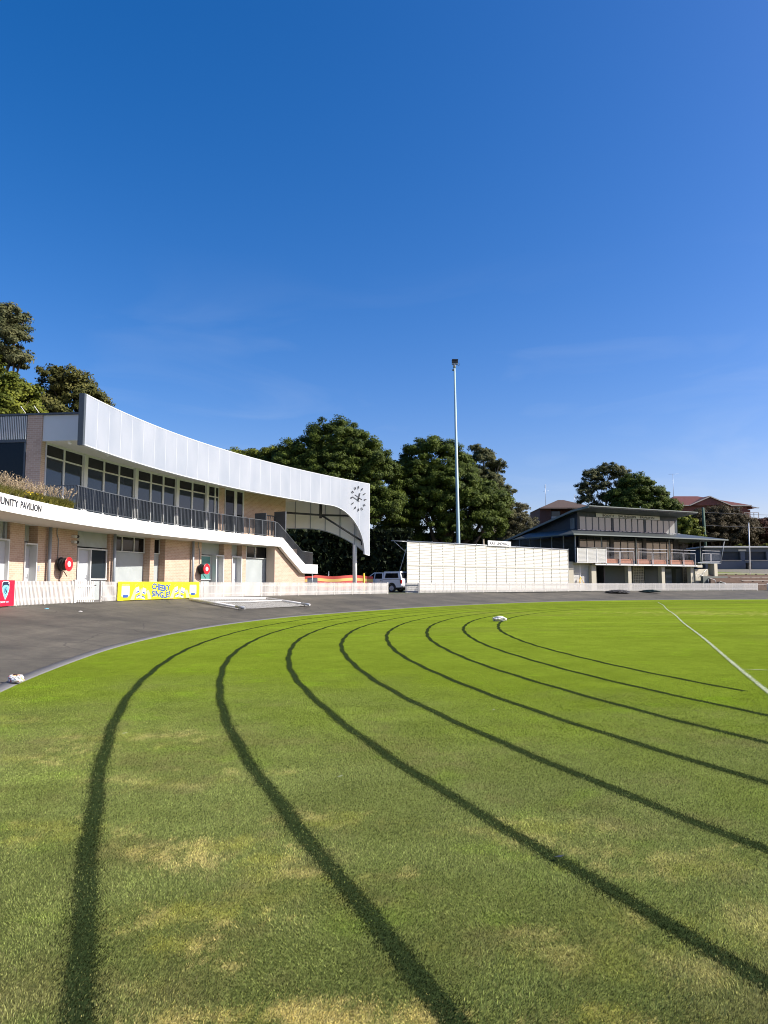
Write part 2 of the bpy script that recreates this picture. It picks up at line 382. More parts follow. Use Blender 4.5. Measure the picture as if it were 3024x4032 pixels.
def sheet(name, rows, mat, label, cat, uvscale=1.0, closed=True):
    """rows: list of point loops (x,y,z); joins them"""
    V = np.array([p for r in rows for p in r], float); n = len(rows[0]); Fq = []
    for r in range(len(rows) - 1):
        for i in range(n if closed else n - 1):
            j = (i + 1) % n; Fq.append((r * n + i, r * n + j, (r + 1) * n + j, (r + 1) * n + i))
    o = npobj(name, V, np.array(Fq)[:, ::-1], mat, smooth=True)
    tag(o, label, cat, kind='structure')
    return o
# asphalt
def asphalt():
    m, nt, b = newmat('asphalt')
    g = nd(nt, 'ShaderNodeNewGeometry')
    def noise(sc_, det, rough=0.6):
        n = nd(nt, 'ShaderNodeTexNoise', i_Scale=sc_, i_Detail=det, i_Roughness=rough); nt.links.new(g.outputs['Position'], n.inputs['Vector']); return n
    n1 = noise(0.35, 6, 0.7); n2 = noise(3.0, 5); n3 = noise(130.0, 2)
    cr = nd(nt, 'ShaderNodeValToRGB'); e = cr.color_ramp.elements
    e[0].position = 0.36; e[0].color = (0.047, 0.042, 0.031, 1); e[1].position = 0.64; e[1].color = (0.094, 0.083, 0.061, 1)
    nt.links.new(n1.outputs['Fac'], cr.inputs[0])
    m1 = nd(nt, 'ShaderNodeMix', data_type='RGBA', blend_type='MULTIPLY'); m1.inputs['Factor'].default_value = 1
    mr = nd(nt, 'ShaderNodeMapRange', i_To_Min=0.7, i_To_Max=1.3); nt.links.new(n2.outputs['Fac'], mr.inputs['Value'])
    mr3 = nd(nt, 'ShaderNodeMapRange', i_To_Min=0.55, i_To_Max=1.45); nt.links.new(n3.outputs['Fac'], mr3.inputs['Value'])
    mm = nd(nt, 'ShaderNodeMath', operation='MULTIPLY'); nt.links.new(mr.outputs[0], mm.inputs[0]); nt.links.new(mr3.outputs[0], mm.inputs[1])
    # tyre-wide streaks running along the banking (attribute w = 0 kerb .. 1 fence)
    at = nd(nt, 'ShaderNodeAttribute', attribute_name='w')
    sx = nd(nt, 'ShaderNodeCombineXYZ'); ln = nd(nt, 'ShaderNodeAttribute', attribute_name='l')
    w6 = nd(nt, 'ShaderNodeMath', operation='MULTIPLY'); w6.inputs[1].default_value = 9.0; nt.links.new(at.outputs['Fac'], w6.inputs[0])
    l6 = nd(nt, 'ShaderNodeMath', operation='MULTIPLY'); l6.inputs[1].default_value = 0.12; nt.links.new(ln.outputs['Fac'], l6.inputs[0])
    nt.links.new(w6.outputs[0], sx.inputs[0]); nt.links.new(l6.outputs[0], sx.inputs[1])
    n4 = nd(nt, 'ShaderNodeTexNoise', i_Scale=1.0, i_Detail=5.0, i_Roughness=0.7); nt.links.new(sx.outputs[0], n4.inputs['Vector'])
    mr4 = nd(nt, 'ShaderNodeMapRange', i_To_Min=0.45, i_To_Max=1.55); nt.links.new(n4.outputs['Fac'], mr4.inputs['Value'])
    m4 = nd(nt, 'ShaderNodeMath', operation='MULTIPLY'); nt.links.new(mm.outputs[0], m4.inputs[0]); nt.links.new(mr4.outputs[0], m4.inputs[1])
    vm = nd(nt, 'ShaderNodeVectorMath', operation='SCALE'); nt.links.new(cr.outputs[0], vm.inputs[0]); nt.links.new(m4.outputs[0], vm.inputs['Scale'])
    nd_ = noise(0.9, 4); dm = nd(nt, 'ShaderNodeMix', data_type='VECTOR'); dm.inputs['Factor'].default_value = .25
    nt.links.new(g.outputs['Position'], dm.inputs['A']); nt.links.new(nd_.outputs['Color'], dm.inputs['B'])
    vo = nd(nt, 'ShaderNodeTexVoronoi', feature='DISTANCE_TO_EDGE', i_Scale=0.42); nt.links.new(dm.outputs['Result'], vo.inputs['Vector'])
    ck_ = nd(nt, 'ShaderNodeMapRange'); ck_.inputs['From Max'].default_value = .010; ck_.inputs['To Min'].default_value = .5; nt.links.new(vo.outputs['Distance'], ck_.inputs['Value'])
    v2 = nd(nt, 'ShaderNodeTexVoronoi', i_Scale=1.7); nt.links.new(g.outputs['Position'], v2.inputs['Vector'])
    fl = nd(nt, 'ShaderNodeMapRange'); fl.inputs['From Max'].default_value = .035; fl.inputs['To Min'].default_value = 4.0; fl.inputs['To Max'].default_value = 1.0; nt.links.new(v2.outputs['Distance'], fl.inputs['Value'])
    cm = nd(nt, 'ShaderNodeMath', operation='MULTIPLY'); nt.links.new(ck_.outputs[0], cm.inputs[0]); nt.links.new(fl.outputs[0], cm.inputs[1])
    vm2 = nd(nt, 'ShaderNodeVectorMath', operation='SCALE'); nt.links.new(vm.outputs[0], vm2.inputs[0]); nt.links.new(cm.outputs[0], vm2.inputs['Scale'])
    nt.links.new(vm2.outputs[0], b.inputs['Base Color']); b.inputs['Roughness'].default_value = 0.82
    bp = nd(nt, 'ShaderNodeBump', i_Strength=0.35, i_Distance=0.01); nt.links.new(n3.outputs['Fac'], bp.inputs['Height']); nt.links.new(bp.outputs['Normal'], b.inputs['Normal'])
    return m
M_ASPH = asphalt()
def kerb_out(i, d):
    a = Vector(KC[i]); b = Vector(FC[i]); v = (b - a).normalized(); p = a + v * d; return (p.x, p.y)
rows = []; W = []; Lg = []
acc = 0; lens = []
for i in range(NC):
    lens.append(acc); acc += math.dist(KC[i], KC[(i + 1) % NC])
ws = [0.0, .12, .25, .4, .55, .7, .85, 1.0]
for w in ws:
    row = []
    for i in range(NC):
        k0 = kerb_out(i, 0.26); p = lerp2(k0, FC[i], w)
        row.append((p[0], p[1], 0.012 + 0.80 * (0.8 * w + 0.2 * w * w))); W.append(w); Lg.append(lens[i])
    rows.append(row)
o = sheet('track', rows, M_ASPH, 'dark banked asphalt cycle track around the grass', 'track')
for an, data in (('w', W), ('l', Lg)):
    a = o.data.attributes.new(an, 'FLOAT', 'POINT'); a.data.foreach_set('value', np.array(data, np.float32))
M_KERB = plain('kerb_concrete', (0.155, 0.15, 0.138), 0.85, var=0.25, scale=3, bump=0.2)
prof = [(-0.01, -0.03), (0.0, 0.003), (0.06, 0.008), (0.25, 0.03), (0.265, -0.03)]
rows = [[kerb_out(i, d) + (z,) for i in range(NC)] for d, z in prof]
sheet('kerb', rows, M_KERB, 'pale concrete kerb between grass and asphalt', 'kerb')
# outer land beyond the fence line
cx0, cy0 = 48, 32
def outward(i):
    a = Vector(FC[(i - 1) % NC]); b = Vector(FC[(i + 1) % NC]); t = (b - a).normalized(); n = Vector((-t.y, t.x))
    c = Vector((cx0, cy0)); p = Vector(FC[i])
    return n if n.dot(p - c) > 0 else -n
def land_z(p, d):
    x, y = p
    h = 0.82 + 0.2 * float(sstep(2, 14, np.array(d)))
    rb = float(sstep(30, 44, np.array(x - 0.0)) * sstep(70, 88, np.array(y)))
    far = float(sstep(16, 62, np.array(d)))
    up = float(sstep(70, 100, np.array(y)))
    h += 10.0 * far * (0.25 + 0.75 * up)
    h = max(h, 0.82 + rb * 2.78 * float(sstep(9.6, 10.2, np.array(d))))
    return h
ds = [0.0, 0.8, 2.0, 4.5, 7, 9.5, 10.4, 14, 20, 28, 38, 50, 64, 90, 200, 600, 1800]
OUT = [outward(i) for i in range(NC)]
rows = []
for d in ds:
    row = []
    for i in range(NC):
        p = Vector(FC[i]) + OUT[i] * d
        row.append((p.x, p.y, land_z((p.x, p.y), d) if d > 0 else 0.812))
    rows.append(row)
def landmat():
    m, nt, b = newmat('land')
    g = nd(nt, 'ShaderNodeNewGeometry')
    n = nd(nt, 'ShaderNodeTexNoise', i_Scale=0.25, i_Detail=7.0, i_Roughness=0.7); nt.links.new(g.outputs['Position'], n.inputs['Vector'])
    cr = nd(nt, 'ShaderNodeValToRGB'); e = cr.color_ramp.elements
    e[0].position = 0.35; e[0].color = (0.07, 0.062, 0.045, 1); e[1].position = 0.68; e[1].color = (0.075, 0.095, 0.028, 1)
    nt.links.new(n.outputs['Fac'], cr.inputs[0]); nt.links.new(cr.outputs[0], b.inputs['Base Color']); b.inputs['Roughness'].default_value = 0.95
    return m
M_LAND = landmat()
sheet('ground', rows, M_LAND, 'earth and grass rising beyond the picket fence', 'ground')
# concrete apron in front of the community pavilion
mb = MB(); mb.box(fac, 14, 59.5, 0.12, 9, 0.70, 0.835, step=1.0)
solo('pavement', mb, M_CONC, (-12, 36, 0.7), 'concrete apron between the picket fence and the brick pavilion', 'pavement', kind='structure')

# ------------------------------------------------------------------ grass
LC = (44.1, 22.1); LR = [49.1 - 1.27 * i for i in range(8)]
def kerb_x(y):
    ys = np.array([p[1] for p in KC[SUB:14 * SUB]]); xs = np.array([p[0] for p in KC[SUB:14 * SUB]]); return np.interp(y, ys, xs)
DRY = [(-1.02, 4.55, .40, .22, .8), (-.72, 4.45, .20, .16, .9), (-.86, 3.75, .36, .16, .9), (-.86, 3.42, .30, .14, 1.0), (-.95, 3.1, .25, .07, .5), (-.15, 2.88, .75, .10, 1.0), (-2.75, 4.75, .75, .13, .75),
       (-2.05, 4.95, .4, .22, .6), (-.35, 5.2, .35, .16, .55), (-.6, 3.95, .5, .10, .35), (1.05, 5.0, .5, .2, .5), (1.7, 4.4, .7, .25, .45), (-3.9, 6.9, .9, .3, .5), (-2.6, 7.9, .9, .35, .45), (-1.1, 6.4, .7, .2, .45),
       (-4.9, 8.8, .8, .35, .35), (-.45, 4.2, .45, .14, .6), (2.0, 3.6, .8, .3, .45), (.95, 3.3, .5, .2, .4), (17.5, 41, 5, 2.6, .3), (-1.9, 6.15, .5, .2, .4)]
def grass_tint(x, y, jit=0.0):
    if jit:
        x = x + rng.normal(size=x.shape) * jit; y = y + rng.normal(size=y.shape) * jit * 1.5
    big = fbm(x * 0.55, y * 0.55, 3); mid = fbm(x * 2.2, y * 2.2, 5); fine = fbm(x * 9, y * 9, 9, 3)
    # worn, duller turf close to the camera (the start of the lanes), with a view-angle tone also put into the colour, fresh green beyond
    wear_view = 1 - sstep(5.0, 13.5, y + 3.2 * (big - 0.5) * 2 + 0.35 * (x + 1) * 0.9 + 1.2 * (mid - .5))
    edge = np.clip(1 - (x - kerb_x(y)) / 1.6, 0, 1) * sstep(8, 12, y)
    wear_view = np.clip(wear_view * (1 - 0.8 * edge), 0, 1)
    fresh = np.stack([0.165 + 0 * x, 0.226 + 0 * x, 0.020 + 0 * x], -1)
    worn_view = np.stack([0.190 + 0 * x, 0.222 + 0 * x, 0.060 + 0 * x], -1)
    c = fresh * (1 - wear_view[:, None]) + worn_view * wear_view[:, None]
    c = c * (0.72 + 0.34 * mid + 0.24 * big)[:, None]
    # brownish mottling in the worn zone
    br = np.clip(sstep(0.48, 0.70, fbm(x * 1.3, y * 1.3, 31) * .55 + fbm(x * 7, y * 7, 32) * .45) * wear_view * 0.5, 0, 1)[:, None]
    c = c * (1 - br) + np.array([0.235, 0.205, 0.080]) * br
    d = np.zeros_like(x)
    for px, py, rx, ry, k in DRY:
        q = np.sqrt(((x - px) / rx) ** 2 + ((y - py) / ry) ** 2) + (mid - 0.5) * 1.5 + (fine - .5) * 2.6 + (vnoise(x * 33, y * 33, 41) - .5) * 1.2
        d = np.maximum(d, k * (1 - sstep(0.35, 0.95, q)))
    straw = np.array([0.66, 0.54, 0.20]); lime = np.array([0.34, 0.34, 0.07])
    mixc = sstep(0.40, 0.62, fbm(x * 4, y * 4, 77))[:, None]
    c = c * (1 - 0.75 * d[:, None]) + (straw * mixc + lime * (1 - mixc)) * 0.75 * d[:, None]
    lim = (sstep(0.66, 0.80, fbm(x * 1.9, y * 1.9, 55)) * 0.5)[:, None]
    c = c * (1 - lim) + c * np.array([1.15, 1.35, 0.8]) * lim
    # mowing bands, wide and faint
    far = sstep(14, 34, y)
    band = np.sin((y * 0.985 - x * 0.17) * 2 * math.pi / 1.9) * 0.5 + np.sin((y * 0.96 - x * 0.28) * 2 * math.pi / 5.3 + 1) * 0.5
    c = c * (1 + 0.10 * band * far)[:, None]
    pt = sstep(.55, .75, fbm(x * .16, y * .5, 61)) * far * .35; c = c * (1 - pt[:, None]) + np.array([0.17, 0.165, 0.045]) * pt[:, None]
    return np.clip(c, 0, 1)
def grassmat(name, bumpy=True):
    m, nt, b = newmat(name)
    at = nd(nt, 'ShaderNodeAttribute', attribute_name='tint')
    g = nd(nt, 'ShaderNodeNewGeometry')
    n1 = nd(nt, 'ShaderNodeTexNoise', i_Scale=38.0, i_Detail=5.0, i_Roughness=0.75); nt.links.new(g.outputs['Position'], n1.inputs['Vector'])
    n2 = nd(nt, 'ShaderNodeTexNoise', i_Scale=6.0, i_Detail=5.0, i_Roughness=0.7); nt.links.new(g.outputs['Position'], n2.inputs['Vector'])
    a1 = nd(nt, 'ShaderNodeMapRange', i_To_Min=0.25, i_To_Max=1.75); nt.links.new(n1.outputs['Fac'], a1.inputs['Value'])
    a2 = nd(nt, 'ShaderNodeMapRange', i_To_Min=0.62, i_To_Max=1.38); nt.links.new(n2.outputs['Fac'], a2.inputs['Value'])
    mm = nd(nt, 'ShaderNodeMath', operation='MULTIPLY'); nt.links.new(a1.outputs[0], mm.inputs[0]); nt.links.new(a2.outputs[0], mm.inputs[1])
    vm = nd(nt, 'ShaderNodeVectorMath', operation='SCALE'); nt.links.new(at.outputs['Color'], vm.inputs[0]); nt.links.new(mm.outputs[0], vm.inputs['Scale'])
    nt.links.new(vm.outputs[0], b.inputs['Base Color']); b.inputs['Roughness'].default_value = 0.9; b.inputs['Specular IOR Level'].default_value = 0.0
    bp = nd(nt, 'ShaderNodeBump', i_Strength=0.8, i_Distance=0.03); nt.links.new(n1.outputs['Fac'], bp.inputs['Height']); nt.links.new(bp.outputs['Normal'], b.inputs['Normal'])
    return m
def blademat(name):
    m, nt, b = newmat(name)
    at = nd(nt, 'ShaderNodeAttribute', attribute_name='tint')
    nt.links.new(at.outputs['Color'], b.inputs['Base Color']); b.inputs['Roughness'].default_value = 0.6; b.inputs['Specular IOR Level'].default_value = 0.12
    tr = nd(nt, 'ShaderNodeBsdfTranslucent'); nt.links.new(at.outputs['Color'], tr.inputs['Color'])
    ms = nd(nt, 'ShaderNodeMixShader'); ms.inputs[0].default_value = 0.3
    nt.links.new(b.outputs[0], ms.inputs[1]); nt.links.new(tr.outputs[0], ms.inputs[2]); nt.links.new(ms.outputs[0], nt.nodes['Material Output'].inputs[0])
    return m
M_TURF = grassmat('turf'); M_BLADE = blademat('grass_blade')
# turf sheet: rows spaced finer near the standpoint, cut to the kerb
ys = [-21.0, -16, -11, -7, -4, -2, -1, 0, 0.6]
while ys[-1] < 79.5: ys.append(ys[-1] + max(0.05, 0.013 * ys[-1]))
KCa = np.array(KC)
def kerb_span(y):
    xs = []
    for i in range(NC):
        a, b = KC[i], KC[(i + 1) % NC]
        if (a[1] - y) * (b[1] - y) <= 0 and a[1] != b[1]:
            xs.append(a[0] + (b[0] - a[0]) * (y - a[1]) / (b[1] - a[1]))
    return (min(xs), max(xs)) if len(xs) > 1 else None
V = []; nx = 0; rowsn = []
for y in ys:
    sp = kerb_span(y)
    if not sp: continue
    x0, x1 = sp
    lo, hi = -0.62 * abs(y) - 0.5, 0.62 * abs(y) + 0.5
    inner = np.linspace(max(x0, lo), min(x1, hi), 170)
    xs = np.concatenate([[x0], inner, np.linspace(min(x1, hi), x1, 12)])
    rowsn.append(np.stack([xs, np.full_like(xs, y), np.zeros_like(xs)], -1))
n = len(rowsn[0]); V = np.concatenate(rowsn); Fq = []
for r in range(len(rowsn) - 1):
    i = np.arange(n - 1); a = r * n + i
    Fq.append(np.stack([a, a + 1, a + n + 1, a + n], -1))
Fq = np.concatenate(Fq)
tint = grass_tint(V[:, 0], V[:, 1]) * (0.86 + 0.06 * sstep(16, 40, V[:, 1]))[:, None]
o = npobj('turf', V, Fq, M_TURF, {'tint': ('FLOAT_COLOR', 'POINT', np.concatenate([tint, np.ones((len(V), 1))], 1))}, smooth=True)
tag(o, 'mown sports field turf inside the asphalt track', 'grass field', kind='structure')

# painted and burnt lines
def ribbon(name, pts, width, z, mat, label, cat, group=None, extra=None):
    V = []; U = []
    for i, p in enumerate(pts):
        a = Vector(pts[max(i - 1, 0)]); b = Vector(pts[min(i + 1, len(pts) - 1)]); t = (b - a).normalized(); nrm = Vector((-t.y, t.x))
        for s_, u in ((-1, 0.0), (-0.45, .28), (0, 0.5), (0.45, .72), (1, 1.0)):
            q = Vector(p) + nrm * s_ * width / 2; V.append((q.x, q.y, z)); U.append(u)
    Fq = []
    for i in range(len(pts) - 1):
        for k in range(4): a = i * 5 + k; Fq.append((a, a + 5, a + 6, a + 1))
    V = np.array(V); U = np.array(U, np.float32)
    if extra is not None and len(extra[0]):
        eV, eT = extra; nb = len(eV) // 4
        base = len(V); V = np.concatenate([V, eV]); U = np.concatenate([U, np.full(len(eV), -1, np.float32)])
        Fe = (np.arange(nb) * 4)[:, None] + np.arange(4)[None] + base
        Fq = np.concatenate([np.array(Fq), Fe]); tint = np.concatenate([np.zeros((base, 3)), eT])
    else:
        Fq = np.array(Fq); tint = np.zeros((len(V), 3))
    loc = (pts[len(pts) // 2][0], pts[len(pts) // 2][1], 0)
    o = npobj(name, V, np.array(Fq), mat, {'edge': ('FLOAT', 'POINT', U), 'tint': ('FLOAT_COLOR', 'POINT', np.concatenate([tint, np.ones((len(V), 1))], 1))}, loc=loc)
    tag(o, label, cat, group)
    return o
def linemat(name, col, cover):
    m, nt, b = newmat(name)
    e = nd(nt, 'ShaderNodeAttribute', attribute_name='edge'); t = nd(nt, 'ShaderNodeAttribute', attribute_name='tint')
    g = nd(nt, 'ShaderNodeNewGeometry')
    n1 = nd(nt, 'ShaderNodeTexNoise', i_Scale=45.0, i_Detail=4.0, i_Roughness=0.75); nt.links.new(g.outputs['Position'], n1.inputs['Vector'])
    n2 = nd(nt, 'ShaderNodeTexNoise', i_Scale=2.5, i_Detail=4.0); nt.links.new(g.outputs['Position'], n2.inputs['Vector'])
    isb = nd(nt, 'ShaderNodeMath', operation='LESS_THAN'); isb.inputs[1].default_value = -0.5; nt.links.new(e.outputs['Fac'], isb.inputs[0])
    mx = nd(nt, 'ShaderNodeMix', data_type='RGBA'); nt.links.new(isb.outputs[0], mx.inputs['Factor'])
    mr = nd(nt, 'ShaderNodeMapRange', i_To_Min=0.55, i_To_Max=1.45); nt.links.new(n1.outputs['Fac'], mr.inputs['Value'])
    mr.inputs['To Min'].default_value = .2; mr.inputs['To Max'].default_value = 1.8
    sc_ = nd(nt, 'ShaderNodeVectorMath', operation='SCALE'); sc_.inputs[0].default_value = col; nt.links.new(mr.outputs[0], sc_.inputs['Scale'])
    nt.links.new(sc_.outputs[0], mx.inputs['A']); nt.links.new(t.outputs['Color'], mx.inputs['B'])
    nt.links.new(mx.outputs['Result'], b.inputs['Base Color']); b.inputs['Roughness'].default_value = 0.9; b.inputs['Specular IOR Level'].default_value = 0.0
    # ragged edge: cover where 4u(1-u) + noise is high enough
    q = nd(nt, 'ShaderNodeMath', operation='SUBTRACT'); q.inputs[0].default_value = 1.0; nt.links.new(e.outputs['Fac'], q.inputs[1])
    qq = nd(nt, 'ShaderNodeMath', operation='MULTIPLY'); nt.links.new(e.outputs['Fac'], qq.inputs[0]); nt.links.new(q.outputs[0], qq.inputs[1])
    q4 = nd(nt, 'ShaderNodeMath', operation='MULTIPLY_ADD'); q4.inputs[1].default_value = 4.0; nt.links.new(qq.outputs[0], q4.inputs[0])
    ns = nd(nt, 'ShaderNodeMath', operation='MULTIPLY_ADD'); ns.inputs[1].default_value = 2.6; ns.inputs[2].default_value = -1.3; nt.links.new(n1.outputs['Fac'], ns.inputs[0])
    ns2 = nd(nt, 'ShaderNodeMath', operation='MULTIPLY_ADD'); ns2.inputs[1].default_value = 0.7; nt.links.new(n2.outputs['Fac'], ns2.inputs[0]); nt.links.new(ns.outputs[0], ns2.inputs[2])
    nt.links.new(ns2.outputs[0], q4.inputs[2])
    al = nd(nt, 'ShaderNodeMapRange'); al.inputs['From Min'].default_value = cover; al.inputs['From Max'].default_value = cover + 0.6
    nt.links.new(q4.outputs[0], al.inputs['Value'])
    am = nd(nt, 'ShaderNodeMath', operation='MAXIMUM'); nt.links.new(al.outputs[0], am.inputs[0]); nt.links.new(isb.outputs[0], am.inputs[1])
    nt.links.new(am.outputs[0], b.inputs['Alpha'])
    return m
M_BURN = linemat('burnt_line', (0.024, 0.037, 0.012), 0.6)
M_CHALK = linemat('white_line_marking', (0.36, 0.40, 0.25), 0.85)
# blades of the near turf, numpy
YB0, YB1 = 2.15, 17.0
def scatter(n):
    # denser towards the standpoint: pick y with density ~ 1/y
    u = rng.random(n); y = YB0 * (YB1 / YB0) ** u
    x = (rng.random(n) * 2 - 1) * (0.60 * y + 0.3)
    return x, y
NB = 1100000
bx, by = scatter(NB)
ok = bx > kerb_x(by) + 0.05 - 0.16 * fbm(by * 5, bx * 2, 19) + 0.03 * rng.random(NB); bx, by = bx[ok], by[ok]; NB = len(bx)
keep = rng.random(NB) < 1 - .97 * sstep(7.5, 16.5, by); bx, by = bx[keep], by[keep]; NB = len(bx)
hgt = (0.0055 + 0.0065 * rng.random(NB)) * (1 - 0.4 * sstep(7, 16, by)); wid = 0.0008 + 0.0008 * rng.random(NB) + 0.00019 * by
ang = rng.random(NB) * 2 * math.pi; lean = hgt * (0.3 + 0.9 * rng.random(NB))
comb = fbm(bx * 1.1, by * 1.1, 91) * 2 * math.pi * 2
ang2 = comb + (rng.random(NB) - .5) * 3.2
dx, dy = np.cos(ang) * wid, np.sin(ang) * wid; lx, ly = np.cos(ang2) * lean, np.sin(ang2) * lean
z0 = np.full(NB, -0.001)
P0 = np.stack([bx - dx, by - dy, z0], -1); P1 = np.stack([bx + dx, by + dy, z0], -1)
P2 = np.stack([bx + dx * .55 + lx * .75, by + dy * .55 + ly * .75, hgt * .8], -1); P3 = np.stack([bx + lx, by + ly, hgt], -1)
BV = np.stack([P0, P1, P2, P3], 1)
bt = grass_tint(bx, by, 0.03)
vv = rng.random(NB)
bt = bt * (0.30 + 1.55 * vv ** 1.5)[:, None] * 1.25
pale = rng.random(NB) < 0.045
bt[pale] = bt[pale] * 0.4 + np.array([0.30, 0.27, 0.13]) * 0.6
rad = np.hypot(bx - LC[0], by - LC[1])
owner = np.full(NB, -1)
edge_n = (fbm(bx * 6, by * 6, 13) - .5) * 0.05 + rng.normal(size=NB) * 0.028
LANE_PH = [(120, 262)] * 8
for i, r in enumerate(LR):
    near = np.abs(rad - r - .042 * (1 - sstep(2.5, 5.0, by))) + edge_n < (0.072 if i else 0.078)
    if i == 7: near &= by > 11.3
    owner[near & (rng.random(NB) < 0.9)] = i
WL0, WL1 = Vector((4.9, 8.7)), Vector((24.5, 65.7)); wd = (WL1 - WL0).normalized(); wn = Vector((-wd.y, wd.x))
dist_w = (bx - WL0.x) * wn.x + (by - WL0.y) * wn.y
owner[(np.abs(dist_w) + edge_n * .6 < 0.05) & (rng.random(NB) < 0.55)] = 8
CL0, CL1 = Vector((6.72, 13.96)), Vector((14.6, 10.9)); cd = (CL1 - CL0).normalized(); cn = Vector((-cd.y, cd.x))
dist_c = (bx - CL0.x) * cn.x + (by - CL0.y) * cn.y; along = (bx - CL0.x) * cd.x + (by - CL0.y) * cd.y
owner[(np.abs(dist_c) + edge_n * .4 < 0.03) & (along > 0) & (rng.random(NB) < 0.7) & (owner < 0)] = 9
dk = (owner >= 0) & (owner < 8)
bt[dk] = np.array([0.026, 0.038, 0.015]) * (0.15 + 2.0 * rng.random(dk.sum()) ** 2)[:, None] + bt[dk] * 0.07
wk = owner >= 8
bt[wk] = np.array([0.40, 0.42, 0.30]) * (0.7 + 0.4 * rng.random(wk.sum()))[:, None]
def blades_of(k):
    s = owner == k; return BV[s].reshape(-1, 3), np.repeat(bt[s], 4, axis=0)
sel = owner < 0
VV = BV[sel].reshape(-1, 3); TT = np.repeat(bt[sel], 4, axis=0)
o = npobj('grass', VV, np.arange(len(VV)).reshape(-1, 4), M_BLADE, {'tint': ('FLOAT_COLOR', 'POINT', np.concatenate([TT, np.ones((len(TT), 1))], 1))})
tag(o, 'short mown grass blades of the near turf', 'grass', kind='stuff')
names8 = ['outermost dark burnt lane line, the one nearest the kerb', 'dark burnt lane line second from the kerb', 'dark burnt lane line third from the kerb', 'dark burnt lane line fourth from the kerb',
          'dark burnt lane line fifth from the kerb', 'dark burnt lane line sixth from the kerb', 'dark burnt lane line next to the innermost one', 'innermost dark burnt lane line, passing under the white sack']
for i, r in enumerate(LR):
    a0 = math.pi + (0.52 if i < 7 else 0.275); a1 = math.pi - 1.5
    pts = [(LC[0] + r * math.cos(a0 + (a1 - a0) * k / 340) + 0.012 * math.sin(k * .9 + i) + .008 * math.sin(k * .23 + i * 2), LC[1] + r * math.sin(a0 + (a1 - a0) * k / 340)) for k in range(341)]
    pts = [(x - .042 * (1 - float(sstep(2.5, 5.0, np.array(y)))), y) for x, y in pts]
    ribbon('lane_line', pts, 0.15, 0.003, M_BURN, names8[i], 'lane line', 'dark lane lines curving over the turf', blades_of(i))
pts = [tuple(WL0 + (WL1 - WL0) * t + wn * (0.05 * math.sin(t * 21) * (0.2 + t))) for t in np.linspace(0, 1, 90)]
ribbon('boundary_line', pts, 0.135, 0.010, M_CHALK, 'long faded white line running away across the grass', 'line marking', None, blades_of(8))
pts = [tuple(CL0 + (CL1 - CL0) * t) for t in np.linspace(0, 1, 20)]
ribbon('boundary_line', pts, 0.08, 0.014, M_CHALK, 'short thin white line meeting the long white line at right angles', 'line marking', None, blades_of(9))

# ------------------------------------------------------------------ community pavilion
PV = thing('community_pavilion', fac(36, 4, 0.82), 'long curved brick pavilion with white balcony band and translucent canopy with fins', 'pavilion')
G0, SOF = 0.82, 4.10
for a, b in ((14, 27.2), (29.03, 30.0), (30.9, 33.76), (36.27, 36.52), (39.54, 39.88), (40.8, 43.94), (45.95, 46.63), (47.58, 47.94)):
    part('brick_pier', MB().box(gfac, a, b, 2.0, 2.46, G0, SOF, step=0.8), M_BRICK, PV)
part('end_wall', MB().box(fac, 50.95, 51.69, 1.01, 9, G0, 4.095), M_BRICK, PV)
mb = MB(); mb.strip(fac, [(48.72, G0, 4.095), (48.8, G0, 4.095), (48.9, G0, 4.095), (49.65, G0, 3.52), (50.4, G0, 2.94), (51.15, G0, 2.37), (51.7, G0, 2.37)], 0.3, 1.0)
part('stair_wall', mb, M_BRICK, PV, 'sunlit cream brick wall under the stair')
mb = MB()
mb.box(gfac, 14, 50.2, 2.75, 9, G0, SOF - 0.003, step=1.0)
part('core', mb, M_DARK, PV)
# upper brick: pillar, end wall panels, right-hand wall
for a, b, v, t in ((30.85, 31.16, 2.68, 8.93), (45.33, 45.88, 2.4, 7.75), (47.63, 51.6, 2.4, 7.75)): part('upper_brick_wall', MB().box(fac, a, b, 2.0, v, 4.7, t, step=.6), M_BRICK, PV)
part('end_wall', MB().box(fac, 51.2, 51.595, 2.4, 9, 4.705, 7.75), M_BRICK, PV)
mb = MB(); mb.box(fac, 31.0, 51.1, 2.42, 9, 4.7, 7.7, step=1.0)
part('core', mb, M_DARK, PV)
# end wall towards the terrace
mb = MB(); mb.box(fac, 30.86, 31.0, 2.69, 7.5, 7.82, 8.86); ec = part('end_cladding', mb, M_RIBDARK, PV, 'blue grey corrugated panel under the roof edge'); mb = MB()
for k in range(58): mb.box(fac, 30.825, 30.859, 2.72 + k * .082, 2.755 + k * .082, 7.83, 8.85)
part('rib', mb, M_FRAME, ec)
mb = MB(); mb.box(fac, 30.82, 31.0, 2.69, 7.5, 8.865, 8.96); mb.box(fac, 30.82, 31.0, 2.69, 7.5, 7.7, 7.815); part('trim', mb, M_CHAR, PV)
w = part('window', MB().box(fac, 30.83, 30.98, 2.70, 2.78, 4.7, 7.69).box(fac, 30.83, 30.98, 4.3, 4.38, 4.7, 7.69).box(fac, 30.83, 30.98, 7.4, 7.48, 4.7, 7.69), M_CHAR, PV, 'tall dark terrace window')
part('pane', MB().box(fac, 30.89, 30.94, 2.78, 4.3, 4.7, 7.69).box(fac, 30.89, 30.94, 4.38, 7.4, 4.7, 7.69), M_BLACKGLASS, w)
